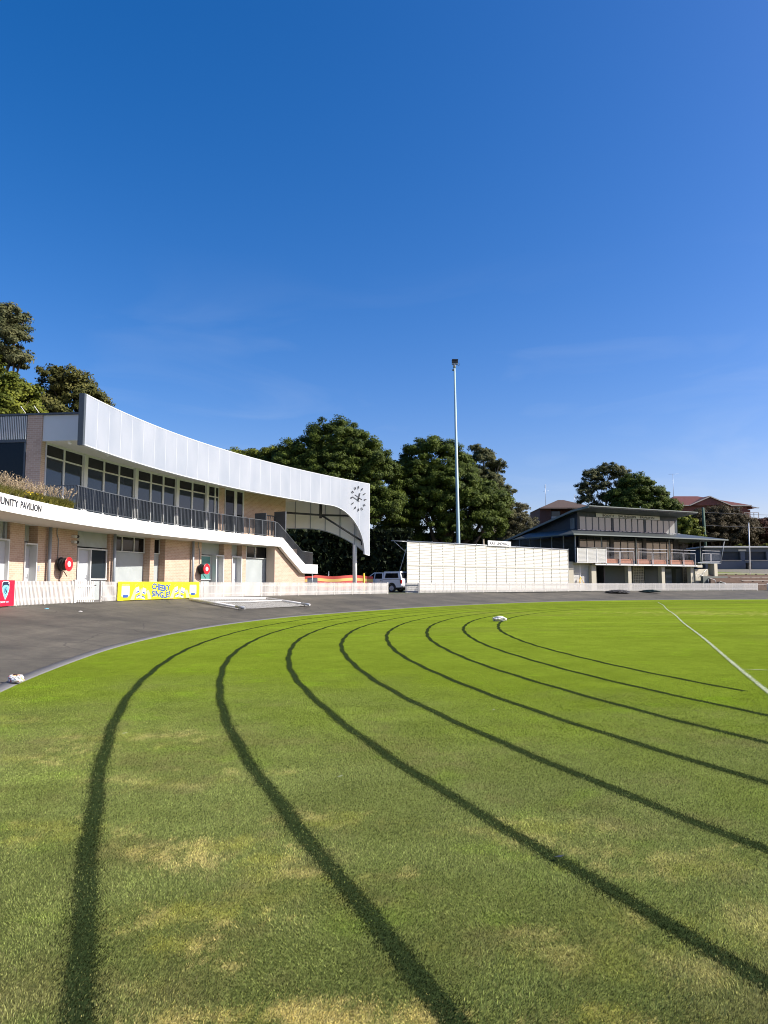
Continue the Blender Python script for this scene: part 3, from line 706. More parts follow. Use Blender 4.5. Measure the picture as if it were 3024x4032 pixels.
# balcony slab and stair stringer
mb = MB(); mb.box(fac, 14, 49.15, 0.0, 2.9, SOF, 4.70, step=0.6)
sl = part('balcony_slab', mb, M_RENDER, PV, 'white curved balcony band')
mb = MB(); mb.box(fac, 29.9, 49.1, 0.13, 2.85, 4.703, 4.712, step=0.6); part('bounce_topping', mb, M_PIPE, sl)  # unseen grey topping, added to cut light bounced off the white slab
mb = MB(); mb.box(fac, 14, 48.2, 0.06, 1.98, SOF - 0.012, SOF - 0.003, step=0.6); part('soffit', mb, M_SOFFIT, sl)
mb = MB(); mb.strip(fac, [(48.9, 4.1, 4.70), (49.16, 3.90, 4.66), (49.9, 3.32, 4.10), (50.6, 2.79, 3.57), (51.15, 2.36, 3.15), (51.37, 2.36, 2.985), (52.0, 2.36, 2.985), (52.64, 2.36, 2.985)], -0.015, 0.24)
mb.box(fac, 51.25, 52.64, 0.24, 1.5, 2.36, 2.98)
st = part('staircase', mb, M_RENDER, PV, 'white stair stringer and landing')
mb = MB()
for k in range(10):
    q = 49.2 + k * 0.21; z = 4.68 - k * 0.165; mb.box(fac, q, q + .22, 0.24, 1.18, z - 0.26, z - 0.10)
part('tread', mb, M_CONC, st)
mb = MB()
put_text(mb, 'COMMUNITY', fac, 23.36, 25.96, 4.325, 4.575, -0.012, bold=0.028); put_text(mb, 'PAVILION', fac, 26.10, 27.64, 4.325, 4.575, -0.012, bold=0.028)
o = solo('sign_lettering', mb, M_SIGNINK, fac(25.5, -0.012, 4.32), 'black lettering COMMUNITY PAVILION on the white balcony band', 'lettering')
# balustrade
RL = part('balustrade', MB().box(fac, 30.45, 48.45, 0.05, 0.095, 5.715, 5.75, step=0.5).box(fac, 30.45, 48.45, 0.055, 0.085, 4.775, 4.80, step=0.5), M_RAIL, PV, 'charcoal balcony balustrade of thin bars')
qs = list(np.arange(30.5, 48.5, 1.28)) + [48.44]
for q in qs:
    part('post', MB().box(fac, q, q + .05, 0.045, 0.105, 4.70, 5.71), M_RAIL, RL)
for a, b in zip(qs[:-1], qs[1:]):
    mb = MB(); L = arc(b) - arc(a); n = int(L / 0.125)
    for k in range(1, n):
        q = a + (b - a) * k / n; mb.box(fac, q, q + 0.012, 0.045, 0.105, 4.80, 5.715)
    part('bar_panel', mb, M_RAIL, RL)
mb = MB(); mb.box(fac, 30.45, 30.49, 0.1, 1.9, 5.715, 5.75); mb.box(fac, 30.45, 30.49, 0.1, 1.9, 4.775, 4.80)
for k in range(14): mb.box(fac, 30.46, 30.478, 0.1 + k * .13, .12 + k * .13, 4.8, 5.715)
part('return_panel', mb, M_RAIL, RL)
mb = MB()
def st_z(q): return np.interp(q, [48.45, 48.9, 49.16, 51.15, 51.37, 52.3], [4.7, 4.7, 4.66, 3.15, 2.985, 2.985])
P = [(48.45, 5.72), (48.75, 5.66), (51.15, 3.90), (52.2, 3.83)]
def rz(q): return float(np.interp(q, [p[0] for p in P], [p[1] for p in P]))
for a, b in zip(P[:-1], P[1:]): mb.tube([fac(a[0], .08, a[1]), fac(b[0], .08, b[1])], 0.026, n=6)
n = 40
for k in range(n + 1):
    q = 48.5 + (52.18 - 48.5) * k / n; mb.box(fac, q, q + 0.014, 0.05, 0.11, float(st_z(q)), rz(q))
part('stair_balustrade', mb, M_RAIL, PV)
mb = MB(); mb.box(fac, 47.8, 47.85, 0.3, 1.2, 4.7, 6.27); mb.box(fac, 47.86, 49.6, 1.05, 1.1, 6.2, 6.27); mb.box(fac, 49.6, 49.7, 0.2, 1.15, 4.7, 6.55)
for k in range(10): mb.box(fac, 47.95 + k * .17, 47.97 + k * .17, 1.06, 1.09, 4.7, 6.2)
part('stair_gate', mb, M_RAIL, PV)
# upper windows: groups of panes with a transom
def glazing(q0, q1, panes, ztop, trans, zbot, off, doors=()):
    f = MB(); f.box(fac, q0, q1, off - .06, off + .02, ztop, 7.75, step=.6); f.box(fac, q0, q1, off - .05, off + .02, zbot, zbot + .08, step=.6)
    if trans: f.box(fac, q0, q1, off - .045, off + .02, trans - .035, trans + .035, step=.6)
    edges = [q0] + [x for p in panes for x in p] + [q1]
    for a, b in zip(edges[0::2], edges[1::2]):
        if b - a > 0.01: f.box(fac, a, b, off - .055, off + .02, zbot + .08, ztop)
    w = part('window', f, M_FRAME, PV)
    for a, b in panes:
        if trans:
            part('pane', MB().box(fac, a, b, off - .02, off + .01, trans + .035, ztop), M_GLASS, w)
            part('pane', MB().box(fac, a, b, off - .012, off + .018, zbot + .08, trans - .035), M_GLASSBLUE, w)
        else: part('pane', MB().box(fac, a, b, off - .02, off + .01, zbot + .08, ztop), M_GLASS, w)
    return w
glazing(31.165, 33.9, [(31.19, 32.43), (32.54, 33.84)], 7.66, 7.15, 4.71, 2.0)
glazing(34.18, 37.95, [(34.22, 35.47), (35.59, 36.68), (36.79, 37.91)], 7.66, 7.15, 4.71, 2.0)
glazing(38.22, 41.46, [(38.26, 39.31), (39.43, 40.35), (40.48, 41.42)], 7.66, 7.15, 4.71, 2.0)
glazing(41.72, 44.12, [(41.76, 42.88), (43.0, 44.08)], 7.66, 7.15, 4.71, 2.0)
glazing(44.34, 45.32, [(44.40, 44.93), (45.02, 45.26)], 7.66, 7.06, 4.71, 2.0)
glazing(45.89, 47.62, [(45.92, 46.72), (46.97, 47.50)], 7.66, None, 4.71, 2.0)
for a, b in ((33.905, 34.175), (37.955, 38.215), (41.465, 41.715), (44.125, 44.335)): part('window_post', MB().box(fac, a, b, 1.88, 2.2, 4.7, 7.75), M_FRAME, PV)
# canopy roof, fascia and end screen
mb = MB(); mb.box(fac, 31.01, 53.0, -0.38, 9.5, 7.75, 8.88, step=0.8)
cn = part('canopy', mb, M_SOFFIT, PV)
mb = MB(); mb.box(fac, 30.8, 53.0, -0.385, 9.6, 8.885, 8.96, step=0.8)
part('roof_sheet', mb, M_CHAR, cn)
mb = MB(); mb.strip(fac, [(53.02, 8.90, 8.94), (55, 8.90, 8.94), (57.2, 8.90, 8.94)], -0.38, 4.8)
part('unseen_roof_end', mb, M_POLY, cn)  # unseen end of the roof, made translucent to let light onto the end screen
mb = MB(); mb.box(fac, 30.9, 31.0, -0.38, 1.99, 7.75, 8.875); part('end_panel', mb, M_FRAME, cn, 'pale grey end panel of the canopy')
ZT = 9.43
prof = [(q, 7.36, ZT) for q in np.arange(29.85, 53.3, 0.55)]
prof = [p for p in prof if p[0] < 53.2]
for k in range(0, 15):
    th = k / 14 * math.pi / 2; q = 53.4 + 3.5 * math.sin(th); z = 3.95 + 3.41 * math.cos(th); prof.append((q, z, ZT))
prof.append((57.36, 3.84, ZT))
mb = MB(); mb.strip(fac, prof, -0.5, -0.39)
fs = part('fascia', mb, M_POLY, cn, 'translucent white canopy fascia sweeping down at its end')
mb = MB(); mb.strip(fac, [(q, ZT, ZT + .045) for q, a, b in prof], -0.51, -0.33); mb.strip(fac, [(q, a - 0.04, a) for q, a, b in prof], -0.51, -0.37)
mb.box(fac, 57.365, 57.42, -.51, -.33, 3.8, ZT + .045)
part('edge_trim', mb, M_POLYJOINT, fs)
def fz(q): return float(np.interp(q, [p[0] for p in prof], [p[1] for p in prof]))
mb = MB()
for q in np.arange(30.85, 57.0, 1.02): mb.box(fac, q, q + 0.022, -0.506, -0.4995, fz(q) + .02, ZT - .02)
part('joint', mb, M_POLYJOINT, fs)
mb = MB(); mb.box(fac, 29.68, 29.845, -0.51, -0.28, 7.3, ZT + .04); part('end_fin', mb, M_CHAR, cn, 'dark blue grey end of the canopy fascia')
# end screen (seen from inside under the canopy)
T = fxy(57.32, -0.28); W2 = (-9.2, 56.1); ed = Vector((W2[0] - T[0], W2[1] - T[1])); EL = ed.length; ed.normalize(); en = Vector((-ed.y, ed.x))
def scr(u, v, z): return (T[0] + ed.x * u + en.x * v, T[1] + ed.y * u + en.y * v, z)
def sz(u): return 3.95 + (5.9 - 3.95) * math.sin(min(1, u / 4.6) * math.pi / 2) ** 0.85
us = list(np.linspace(0, 4.6, 14)) + [5.4, 6.4, 7.4, EL]
mb = MB(); mb.strip(scr, [(u, sz(u), 8.86) for u in us], -0.03, 0.03)
es = part('end_screen', mb, M_WHITE, cn, 'grey translucent end screen with curved lower edge')
mb = MB(); mb.strip(scr, [(u, sz(u) - .05, sz(u)) for u in us], -0.06, 0.06)
for u in (0.9, 2.05, 3.2, 4.35, 5.5, 6.65): mb.box(scr, u, u + .06, 0.03, 0.10, sz(u), 8.8); mb.box(scr, u, u + .06, -0.10, -0.03, sz(u), 8.8)
part('screen_frame', mb, M_PIPE, es)
mb = MB()
mb.tube([fac(51.3, 2.2, 6.75), fac(54.4, 1.3, 6.8), fac(56.4, -.1, 6.85)], 0.075, n=4); mb.tube([fac(54.3, 1.3, 7.7), fac(54.3, 1.3, 6.55)], 0.11, n=4)
mb.tube([fac(54.4, 1.25, 6.75), fac(56.9, -0.2, 4.95)], 0.075, n=4); mb.tube([fac(56.85, -.25, 5.4), fac(56.85, -.25, 4.6)], 0.05, n=4)
part('canopy_brace', mb, M_DARK, cn)
mb = MB(); cb = fac(56.86, 0.42, 0.82); mb.tube([cb, (cb[0], cb[1], 7.3)], 0.165, n=20)
part('column', mb, M_WHITE, PV, 'slender round white column under the canopy tip')
# ground-floor infill
def door(q0, q1, zt, off, leaf=None, handle=True, label=None, mat=None):
    leaf = leaf or (q0 + .06, q1 - .06)
    d = part('door', MB().box(gfac, leaf[0], leaf[1], off, off + .04, G0 + .02, zt - .06), mat or M_DOOR, PV, label)
    f = MB(); f.box(gfac, q0, leaf[0], 1.96, off + .06, G0, zt); f.box(gfac, leaf[1], q1, 1.96, off + .06, G0, zt); f.box(gfac, leaf[0], leaf[1], 1.96, off + .06, zt - .06, zt)
    part('door_frame', f, M_FRAME, d)
    if handle:
        h = MB(); a = leaf[1] - .1; h.box(gfac, a, a + .03, off - .02, off, G0 + .98, G0 + 1.22); h.tube([gfac(a + .015, off - .05, G0 + 1.08), gfac(a - .1, off - .05, G0 + 1.08)], .012, n=6)
        part('door_handle', h, M_CHROME, d)
    return d
def rib(q0, q1, z0, z1, off):
    mb = MB(); mb.box(gfac, q0, q1, off, off + .05, z0, z1, step=.7); return part('ribbed_panel', mb, M_RIBGREY, PV)
def win(q0, q1, z0, z1, off, cuts, mat=M_GLASS, fw=0.05):
    f = MB(); f.box(gfac, q0, q1, off - .05, off + .05, z1 - fw, z1); f.box(gfac, q0, q1, off - .07, off + .05, z0, z0 + fw)
    xs = [q0] + [c for c in cuts] + [q1]
    f.box(gfac, q0, q0 + fw, off - .05, off + .05, z0 + fw, z1 - fw); f.box(gfac, q1 - fw, q1, off - .05, off + .05, z0 + fw, z1 - fw)
    for c in cuts: f.box(gfac, c - fw / 2, c + fw / 2, off - .05, off + .05, z0 + fw, z1 - fw)
    w = part('window', f, M_FRAME, PV)
    for a, b in zip(xs[:-1], xs[1:]): part('pane', MB().box(gfac, a + fw * .8, b - fw * .8, off - .01, off + .02, z0 + fw, z1 - fw), mat, w)
    return w
door(27.25, 29.0, 3.40, 2.12, handle=False); rib(27.22, 28.85, 3.42, SOF, 2.2)
part('trim', MB().box(gfac, 28.85, 28.98, 2.1, 2.3, 3.42, SOF), M_PIPE, PV)
rib(30.02, 30.88, 3.42, SOF, 2.4); door(30.02, 30.88, 3.33, 2.3)
door(33.79, 34.82, 3.30, 2.1); rib(33.79, 36.25, 3.38, SOF, 2.16); win(34.84, 36.24, 1.80, 3.32, 2.16, [], M_GLASSBLUE, .07); rib(34.84, 36.24, G0, 1.79, 2.16)
win(36.53, 39.53, 3.26, SOF, 2.4, [37.72, 38.68]); rib(36.53, 39.53, G0, 3.25, 2.42)
win(39.9, 40.79, 3.26, SOF, 2.4, []); rib(39.9, 40.79, G0, 3.25, 2.42)
rib(43.96, 45.94, 3.40, SOF, 2.4); win(43.96, 45.2, 1.85, 3.34, 2.36, [], M_TEAL, .06); rib(43.96, 45.2, G0, 1.84, 2.38); door(45.22, 45.93, 3.38, 2.36)
rib(46.65, 47.56, 3.40, SOF, 2.4); door(46.65, 47.56, 3.36, 2.36)
win(47.96, 49.95, 3.28, SOF, 2.05, [48.8]); rib(47.96, 49.95, G0, 3.27, 2.07)
mb = MB(); mb.box(gfac, 28.9, 49.9, 1.9, 2.0, G0, G0 + .03, step=1); part('threshold', mb, M_CONC, PV)
for q in (31.55, 36.44, 43.02):
    x, y, _ = gfac(q, 1.85, 0); part('downpipe', MB().tube([(x, y, G0), (x, y, SOF)], .075, n=12), M_PIPE, PV)
for q, z1 in ((32.25, 2.75), (43.66, 2.78)):
    mb = MB(); mb.tube([gfac(q - .05, 1.97, SOF), gfac(q - .05, 1.97, 3.85), gfac(q + .08, 1.97, 3.6), gfac(q + .08, 1.97, z1)], .018, n=6)
    part('conduit', mb, M_PIPE, PV)

# clock on the canopy
ck = thing('wall_clock', fac(56.19, -0.51, 8.15), 'large clock of black bars and two hands on the white canopy end', 'clock')
cr_ = 1 / (arc(57.15) - arc(56.15))
def ckf(u, v, z): return fac(56.19 + u * cr_, -0.60 + v, 8.15 + z)
def rbar(mb, ang, r0, r1, w):
    s_, c_ = math.sin(ang), math.cos(ang)
    pts = [(r0 * s_ + w * c_, r0 * c_ - w * s_), (r1 * s_ + w * c_, r1 * c_ - w * s_), (r1 * s_ - w * c_, r1 * c_ + w * s_), (r0 * s_ - w * c_, r0 * c_ + w * s_)]
    mb.poly(ckf, pts, 0, 0.05); return mb
for k in range(12): part('hour_mark', rbar(MB(), k * math.pi / 6, .77, .97, .032), M_SIGNINK, ck)
part('hour_hand', rbar(MB(), R(20), -.22, .47, .03), M_SIGNINK, ck)
def ckf2(u, v, z): return fac(56.19 + u * cr_, -0.70 + v, 8.15 + z)
ckf = ckf2
part('minute_hand', rbar(MB(), R(-72), -.28, .66, .03), M_SIGNINK, ck)
part('spindle', MB().tube([fac(56.19, -.7, 8.15), fac(56.19, -.5, 8.15)], .05, n=10), M_SIGNINK, ck)

# hose reels, lights, plates on the wall
for k, (q, lab) in enumerate(((32.47, 'red fire hose reel on the wall near the open picket gate'), (43.82, 'red fire hose reel beside the green glass window'))):
    c = gfac(q, 1.6, 2.49); h = thing('hose_reel', gfac(q, 2.0, 2.0), lab, 'hose reel', 'fire hose reels on the pavilion wall')
    s = 2 * FA * (q - 26); nn = Vector((1, -s, 0)).normalized()
    part('reel_disc', MB().lathe(Vector(c) + nn * .08, nn, [(0, .31), (.02, .315), (.03, .30), (.02, .26), (.025, .13)], 28), M_RED, h)
    part('hub', MB().lathe(Vector(c) + nn * .1, nn, [(0, .13), (.02, .12), (.03, .0)], 20), M_WHITE, h)
    part('hose', MB().lathe(Vector(c) - nn * .28, nn, [(0, .1), (0, .27), (.06, .29), (.12, .265), (.18, .29), (.24, .265), (.34, .29)], 24), M_BLACK, h)
    part('reel_disc', MB().lathe(Vector(c) - nn * .30, nn, [(0, .1), (0, .315), (.02, .315)], 28), M_DARK, h)
    mb = MB(); mb.tube([Vector(c) - nn * .4, Vector(c) + nn * .08], .04); mb.tube([gfac(q, 1.99, 2.49), gfac(q, 1.8, 2.49)], .05)
    pts = [Vector(c) + Vector((0, 0, -.3)) + nn * (-.1 + .05 * math.sin(t * 3)) + Vector((nn.y, -nn.x, 0)) * (.12 * math.cos(t * 2 * math.pi)) + Vector((0, 0, -.25 * (1 - math.cos(t * 2 * math.pi)) / 2)) for t in np.linspace(0, 1, 12)]
    mb.tube(pts, .018, n=6); mb.tube([gfac(q + .02, 1.93, 2.2), gfac(q + .02, 1.93, 1.5)], .02, n=6)
    part('nozzle_hose', mb, M_BLACK, h)
for z, lab in ((3.80, 'upper of the two round wall lights above the reel'), (3.54, 'lower of the two round wall lights above the reel')):
    l = thing('wall_light', gfac(33.45, 2.0, z), lab, 'wall light', 'twin wall lights on the brick pier')
    part('body', MB().tube([gfac(33.3, 1.9, z), gfac(33.47, 1.86, z)], .07, n=12).box(gfac, 33.3, 33.42, 1.9, 2.0, z - .05, z + .05), M_FRAME, l)
    part('lens', MB().tube([gfac(33.47, 1.86, z), gfac(33.58, 1.84, z)], .075, n=12), M_BLACK, l)
solo('wall_plate', MB().box(gfac, 30.97, 31.1, 1.985, 2.0, 2.15, 2.4), M_PIPE, gfac(31.0, 1.99, 2.15), 'small grey notice plate on the brick pier beside the recessed door', 'plate')
mb = MB(); mb.box(gfac, 34.2, 34.5, 2.092, 2.1, 2.1, 2.42); put_text(mb, 'EXIT ONLY', fac, 34.24, 34.46, 2.3, 2.36, 2.088)
mb = MB(); mb.box(gfac, 34.2, 34.5, 2.094, 2.099, 2.1, 2.42); solo('door_notice', mb, M_FRAME, gfac(34.3, 2.09, 2.1), 'small pale notice on the grey door left of the large window', 'notice')
# soffit lights
for q in (31.2, 34.2): solo('soffit_camera', MB().lathe(fac(q, .9, 7.75), (0, 0, -1), [(0, .09), (.05, .09), (.1, .05), (.12, 0)], 14), M_WHITE, fac(q, .9, 7.75), 'small white dome camera under the canopy %s' % ('by its near end' if q < 32 else 'above the second window group'), 'camera')
for k in range(2): solo('roof_spike', MB().tube([fac(30.95, 2.2 + k * .62, 8.95), fac(30.8, 2.38 + k * .62, 9.28)], .014, n=6), M_WHITE, fac(30.95, 2.2 + k * .62, 8.95), 'short white rod on the roof corner, %s' % ('nearer the brick pillar edge' if k == 0 else 'further from the canopy'), 'rod')

# terrace planting on the balcony slab
def tuft(mb_list, q, off, h, n, spread, seed):
    r = random.Random(seed)
    for _ in range(n):
        b = Vector(fac(q + r.uniform(-.12, .12), off + r.uniform(-.12, .12), 4.7)); a = r.uniform(0, 6.28); l = h * r.uniform(.6, 1.1); s = spread * r.uniform(.3, 1)
        d = Vector((math.cos(a), math.sin(a), 0)); w = Vector((-d.y, d.x, 0)) * .009
        m1 = b + d * s * .35 + Vector((0, 0, l * .65)); t = b + d * s + Vector((0, 0, l))
        mb_list.append((b - w, b + w, m1 + w, m1 - w)); mb_list.append((m1 - w, m1 + w, t + w * .3, t - w * .3))
def quadobj(name, Q, mat, parent=None, loc=(0, 0, 0)):
    V = np.array([[tuple(p) for p in q] for q in Q]).reshape(-1, 3); Fq = np.arange(len(V)).reshape(-1, 4)
    o = npobj(name, V, Fq, mat, {'rnd': ('FLOAT', 'FACE', rng.random(len(Fq)))}, loc=loc if parent is None else tuple(rootloc(parent)))
    if parent: o.location = (0, 0, 0); o.parent = parent
    return o
clumps = [(23.6 + i * .62 + random.uniform(-.12, .12), random.uniform(.35, .8)) for i in range(11)]
for i, (q, off) in enumerate(clumps):
    pos = ('at the left picture edge' if i < 3 else 'above the word PAVILION' if i < 7 else 'towards the balcony rail')
    g = thing('fountain_grass', fac(q, off, 4.7), 'straw plumed fountain grass clump on the terrace edge ' + pos, 'ornamental grass', 'fountain grasses along the terrace')
    Q = []; tuft(Q, q, off, .40, 300, .5, i); quadobj('blades', Q, L_TUFT, g)
    Q = []; r = random.Random(100 + i)
    for _ in range(44):
        b = Vector(fac(q + r.uniform(-.15, .15), off + r.uniform(-.15, .15), 4.75)); a = r.uniform(0, 6.28); l = r.uniform(.40, .68); d = Vector((math.cos(a), math.sin(a), 0)); s = r.uniform(.1, .5)
        t = b + d * s + Vector((0, 0, l)); w = Vector((-d.y, d.x, 0)) * .004; Q.append((b - w, b + w, t + w, t - w))
        ax = (d * s * 1.4 + Vector((0, 0, l))).normalized()
        for j in range(9):
            c = t + ax * (.025 * j - .06); e = Vector((r.uniform(-1, 1), r.uniform(-1, 1), r.uniform(.2, 1))).normalized() * .05; f = ax.cross(e).normalized() * .014
            Q.append((c, c + e * .5 + f, c + e, c + e * .5 - f))
    quadobj('plume', Q, L_STRAW, g)
g = thing('flowering_shrub', fac(28.0, .3, 4.7), 'low shrub with yellow flowers spilling over the terrace edge', 'shrub')
Q = []
for i in range(9): tuft(Q, 27.4 + i * .17, .18 + .1 * (i % 3), .32, 130, .35, 300 + i)
quadobj('foliage', Q, L_TUFT, g)
Q = []; r = random.Random(5)
for _ in range(30):
    c = Vector(fac(r.uniform(26.9, 28.4), r.uniform(.05, .4), r.uniform(4.88, 5.1))); e = Vector((r.uniform(-1, 1), r.uniform(-1, 1), r.uniform(-.3, 1))).normalized(); f = e.orthogonal().normalized() * .032; h_ = e.cross(f)
    Q.append((c + f, c + h_, c - f, c - h_))
quadobj('flower', Q, L_FLOWER, g)
Q = []
for i in range(8): tuft(Q, 28.9 + i * .18, .2, .34, 110, .4, 400 + i)
g = quadobj('trailing_plant', Q, L_TUFT, None, fac(29.6, .2, 4.7)); tag(g, 'low trailing plants at the foot of the balcony railing', 'plant')

# ------------------------------------------------------------------ picket fences
def fence_path(fn, u0, u1, ulen, zb=0.81):
    """returns a function s -> fn coordinate over true length"""
def picket_fence(label, fn, u0, u1, metres, zb=0.815, H=0.90, loc=None, group='white picket fences round the track'):
    F_ = thing('picket_fence', loc or fn(u0, 0, zb), label, 'picket fence', group)
    nb = max(1, round(metres / 2.0))
    for i in range(nb):
        a = u0 + (u1 - u0) * i / nb; b = u0 + (u1 - u0) * (i + 1) / nb; mb = MB()
        sc2 = (b - a) / (metres / nb); n = int(metres / nb / 0.098)
        for r in (0.2, .68): mb.box(fn, a, b, .022, .055, zb + r, zb + r + .07, step=abs(b - a) / 2)
        for k in range(n):
            u = a + (b - a) * (k + .25) / n; w = .050 * sc2; h = H + random.uniform(-.006, .006); lean = random.uniform(-.004, .004) * sc2
            d0 = 0.0 + random.uniform(-.003, .003)
            mb.poly(fn, [(u, zb + .03), (u + w, zb + .03), (u + w + lean, zb + h - .03), (u + w * .75 + lean, zb + h), (u + w * .25 + lean, zb + h), (u + lean, zb + h - .03)], d0, d0 + .02)
        part('picket_panel', mb, M_PICKET, F_)
    for i in range(nb + 1):
        a = u0 + (u1 - u0) * i / nb; w = .09 * (u1 - u0) / metres
        part('post', MB().box(fn, a - w / 2, a + w / 2, .058, .15, zb, zb + H - .02 + (.05 if i in (0, nb) else 0)), M_PICKET, F_)
    return F_
picket_fence('white picket fence left of the open gate, behind the red banner', fac, 18.0, 30.4, arc(30.4) - arc(18))
picket_fence('white picket fence carrying the yellow banner and ending near the white ute', fac, 32.74, 59.9, arc(59.9) - arc(32.74))
RF = [(3.1, 64.3), (6.6, 67.2), (10.5, 70.2), (15.5, 75.0), (20.0, 78.9), (25.0, 82.5), (32.5, 86.4), (39.5, 89.3), (46.8, 92.0)]
RF = [(x, y) for x, y in RF]
def openspl(P, t):
    i = min(int(t), len(P) - 2); u = t - i; p0, p1, p2, p3 = P[max(i - 1, 0)], P[i], P[i + 1], P[min(i + 2, len(P) - 1)]
    return tuple(.5 * ((2 * b) + (-a + c) * u + (2 * a - 5 * b + 4 * c - d) * u * u + (-a + 3 * b - 3 * c + d) * u ** 3) for a, b, c, d in zip(p0, p1, p2, p3))
TT_ = np.linspace(0, len(RF) - 1, 300); RP = [openspl(RF, t) for t in TT_]
RL_ = np.concatenate([[0], np.cumsum([math.dist(a, b) for a, b in zip(RP[:-1], RP[1:])])])
RX = np.array([p[0] for p in RP]); RY = np.array([p[1] for p in RP])
def rfn(u, v, z):
    x = np.interp(u, RL_, RX); y = np.interp(u, RL_, RY); x2 = np.interp(u + .2, RL_, RX); y2 = np.interp(u + .2, RL_, RY); x1 = np.interp(u - .2, RL_, RX); y1 = np.interp(u - .2, RL_, RY)
    t = Vector((x2 - x1, y2 - y1)).normalized(); return (x - t.y * v, y + t.x * v, z)
picket_fence('long white picket fence in front of the sight screen and dark pavilion', rfn, 0, float(RL_[-1]), float(RL_[-1]))
def f4(u, v, z): return (48.2 + u * .97 - v * .24, 92.3 + u * .24 + v * .97, z)
picket_fence('white picket fence at the right picture edge beyond the gap by the terraces', f4, 0, 8, 8)
# gates
def gate(label, fn, L, zb):
    g = thing('picket_gate', fn(0, 0, zb), label, 'gate')
    for r, nm in ((.12, 'rail'), (.66, 'rail')): part(nm, MB().box(fn, 0, L, -.03, 0, zb + r, zb + r + .08), M_PICKET, g)
    mb = MB(); n = int(L / .098)
    for k in range(n): u = L * (k + .2) / n; mb.poly(fn, [(u, zb + .02), (u + .06, zb + .02), (u + .06, zb + .88), (u + .03, zb + .91), (u, zb + .88)], 0.002, .022)
    part('picket', mb, M_PICKET, g); part('hinge_post', MB().box(fn, -.12, -.02, -.03, .07, zb, zb + .95), M_PICKET, g)
    part('latch', MB().box(fn, L - .06, L + .03, -.05, -.03, zb + .7, zb + .74), M_DARK, g)
    return g
g0 = fxy(30.56, -.02); g1 = fxy(31.62, -0.30); gd = Vector((g1[0] - g0[0], g1[1] - g0[1])).normalized()
gate('white picket gate standing open by the doorway near the red banner', lambda u, v, z: (g0[0] + gd.x * u - gd.y * v, g0[1] + gd.y * u + gd.x * v, z), 1.05, .83)
h0 = (3.0, 64.45); hd = Vector((-1.2, 1.5)).normalized()
gate('grey shaded picket gate swung open beside the sight screen end', lambda u, v, z: (h0[0] + hd.x * u - hd.y * v, h0[1] + hd.y * u + hd.x * v, z), 1.75, .80)

# ------------------------------------------------------------------ banners on the fence
def bn(u, v, z): return fac(u, v - 0.075, z)
B = thing('advertising_banner', fac(37.5, -.075, .84), 'long yellow banner reading CHEEKY SINGLE? tied to the picket fence', 'banner')
part('sheet', MB().box(bn, 33.88, 41.1, 0, .012, .845, 1.715, step=.4), M_BANYEL, B)
mb = MB()
def wav(u, z, x, y): return (u, z + .05 * math.sin(x * 6.0 + .6))
put_text(mb, 'CHEEKY', bn, 36.82, 38.46, 1.30, 1.60, -.006, bold=.045, warp=wav); put_text(mb, 'SINGLE?', bn, 36.82, 38.46, .95, 1.25, -.006, bold=.045, warp=wav)
put_text(mb, 'GAGE ROADS', bn, 34.22, 34.85, 1.555, 1.60, -.006, bold=.01); put_text(mb, 'GAGE ROADS', bn, 40.25, 40.8, 1.57, 1.61, -.006, bold=.01)
part('lettering', mb, M_BLUE, B)
for a, b, z0, z1 in ((34.2, 34.86, 1.03, 1.52), (40.22, 40.82, 1.06, 1.53)):
    lb = part('label_box', MB().box(bn, a, b, -.004, 0, z0, z1), M_WHITE, B)
    mb = MB(); put_text(mb, 'Single', bn, a + .06, b - .08, z1 - .21, z1 - .09, -.008); put_text(mb, 'Fin', bn, a + .2, b - .2, z1 - .35, z1 - .24, -.008)
    mb.box(bn, a + .1, b - .12, -.012, -.0045, z0 - .06, z0 + .07); part('lettering', mb, M_BLUE, lb)
def rot(pts, cu, cz, ang, su=1.0):
    c, s = math.cos(ang), math.sin(ang); return [(cu + (x * c - z * s) * su, cz + x * s + z * c) for x, z in pts]
def can(cu, cz, ang):
    w, h = .15, .34
    body = [(-w, -h), (w, -h), (w, h * .8), (w * .7, h), (-w * .7, h), (-w, h * .8)]
    o = part('can_picture', MB().poly(bn, rot(body, cu, cz, ang), -.006, 0), M_WHITE, B)
    mb = MB(); mb.poly(bn, rot([(-w, h * .55), (w, h * .55), (w, h * .8), (w * .7, h), (-w * .7, h), (-w, h * .8)], cu, cz, ang), -.009, -.0065); mb.poly(bn, rot([(-w, -h * .62), (w, -h * .62), (w, -h * .3), (-w, -h * .3)], cu, cz, ang), -.009, -.0065)
    part('yellow_band', mb, M_BANYEL, o)
    mb = MB(); mb.poly(bn, rot([(-w * .8, -h * .22), (w * .8, -h * .22), (w * .8, -h * .02), (-w * .8, -h * .02)], cu, cz, ang), -.009, -.0065); mb.poly(bn, rot([(-w, -h * .8), (w, -h * .8), (w, -h * .63), (-w, -h * .63)], cu, cz, ang), -.009, -.0065)
    part('blue_band', mb, M_BLUE, o)
def hand(pts):
    part('hand_picture', MB().poly(bn, pts, -.012, -.0095), M_SKIN, B)
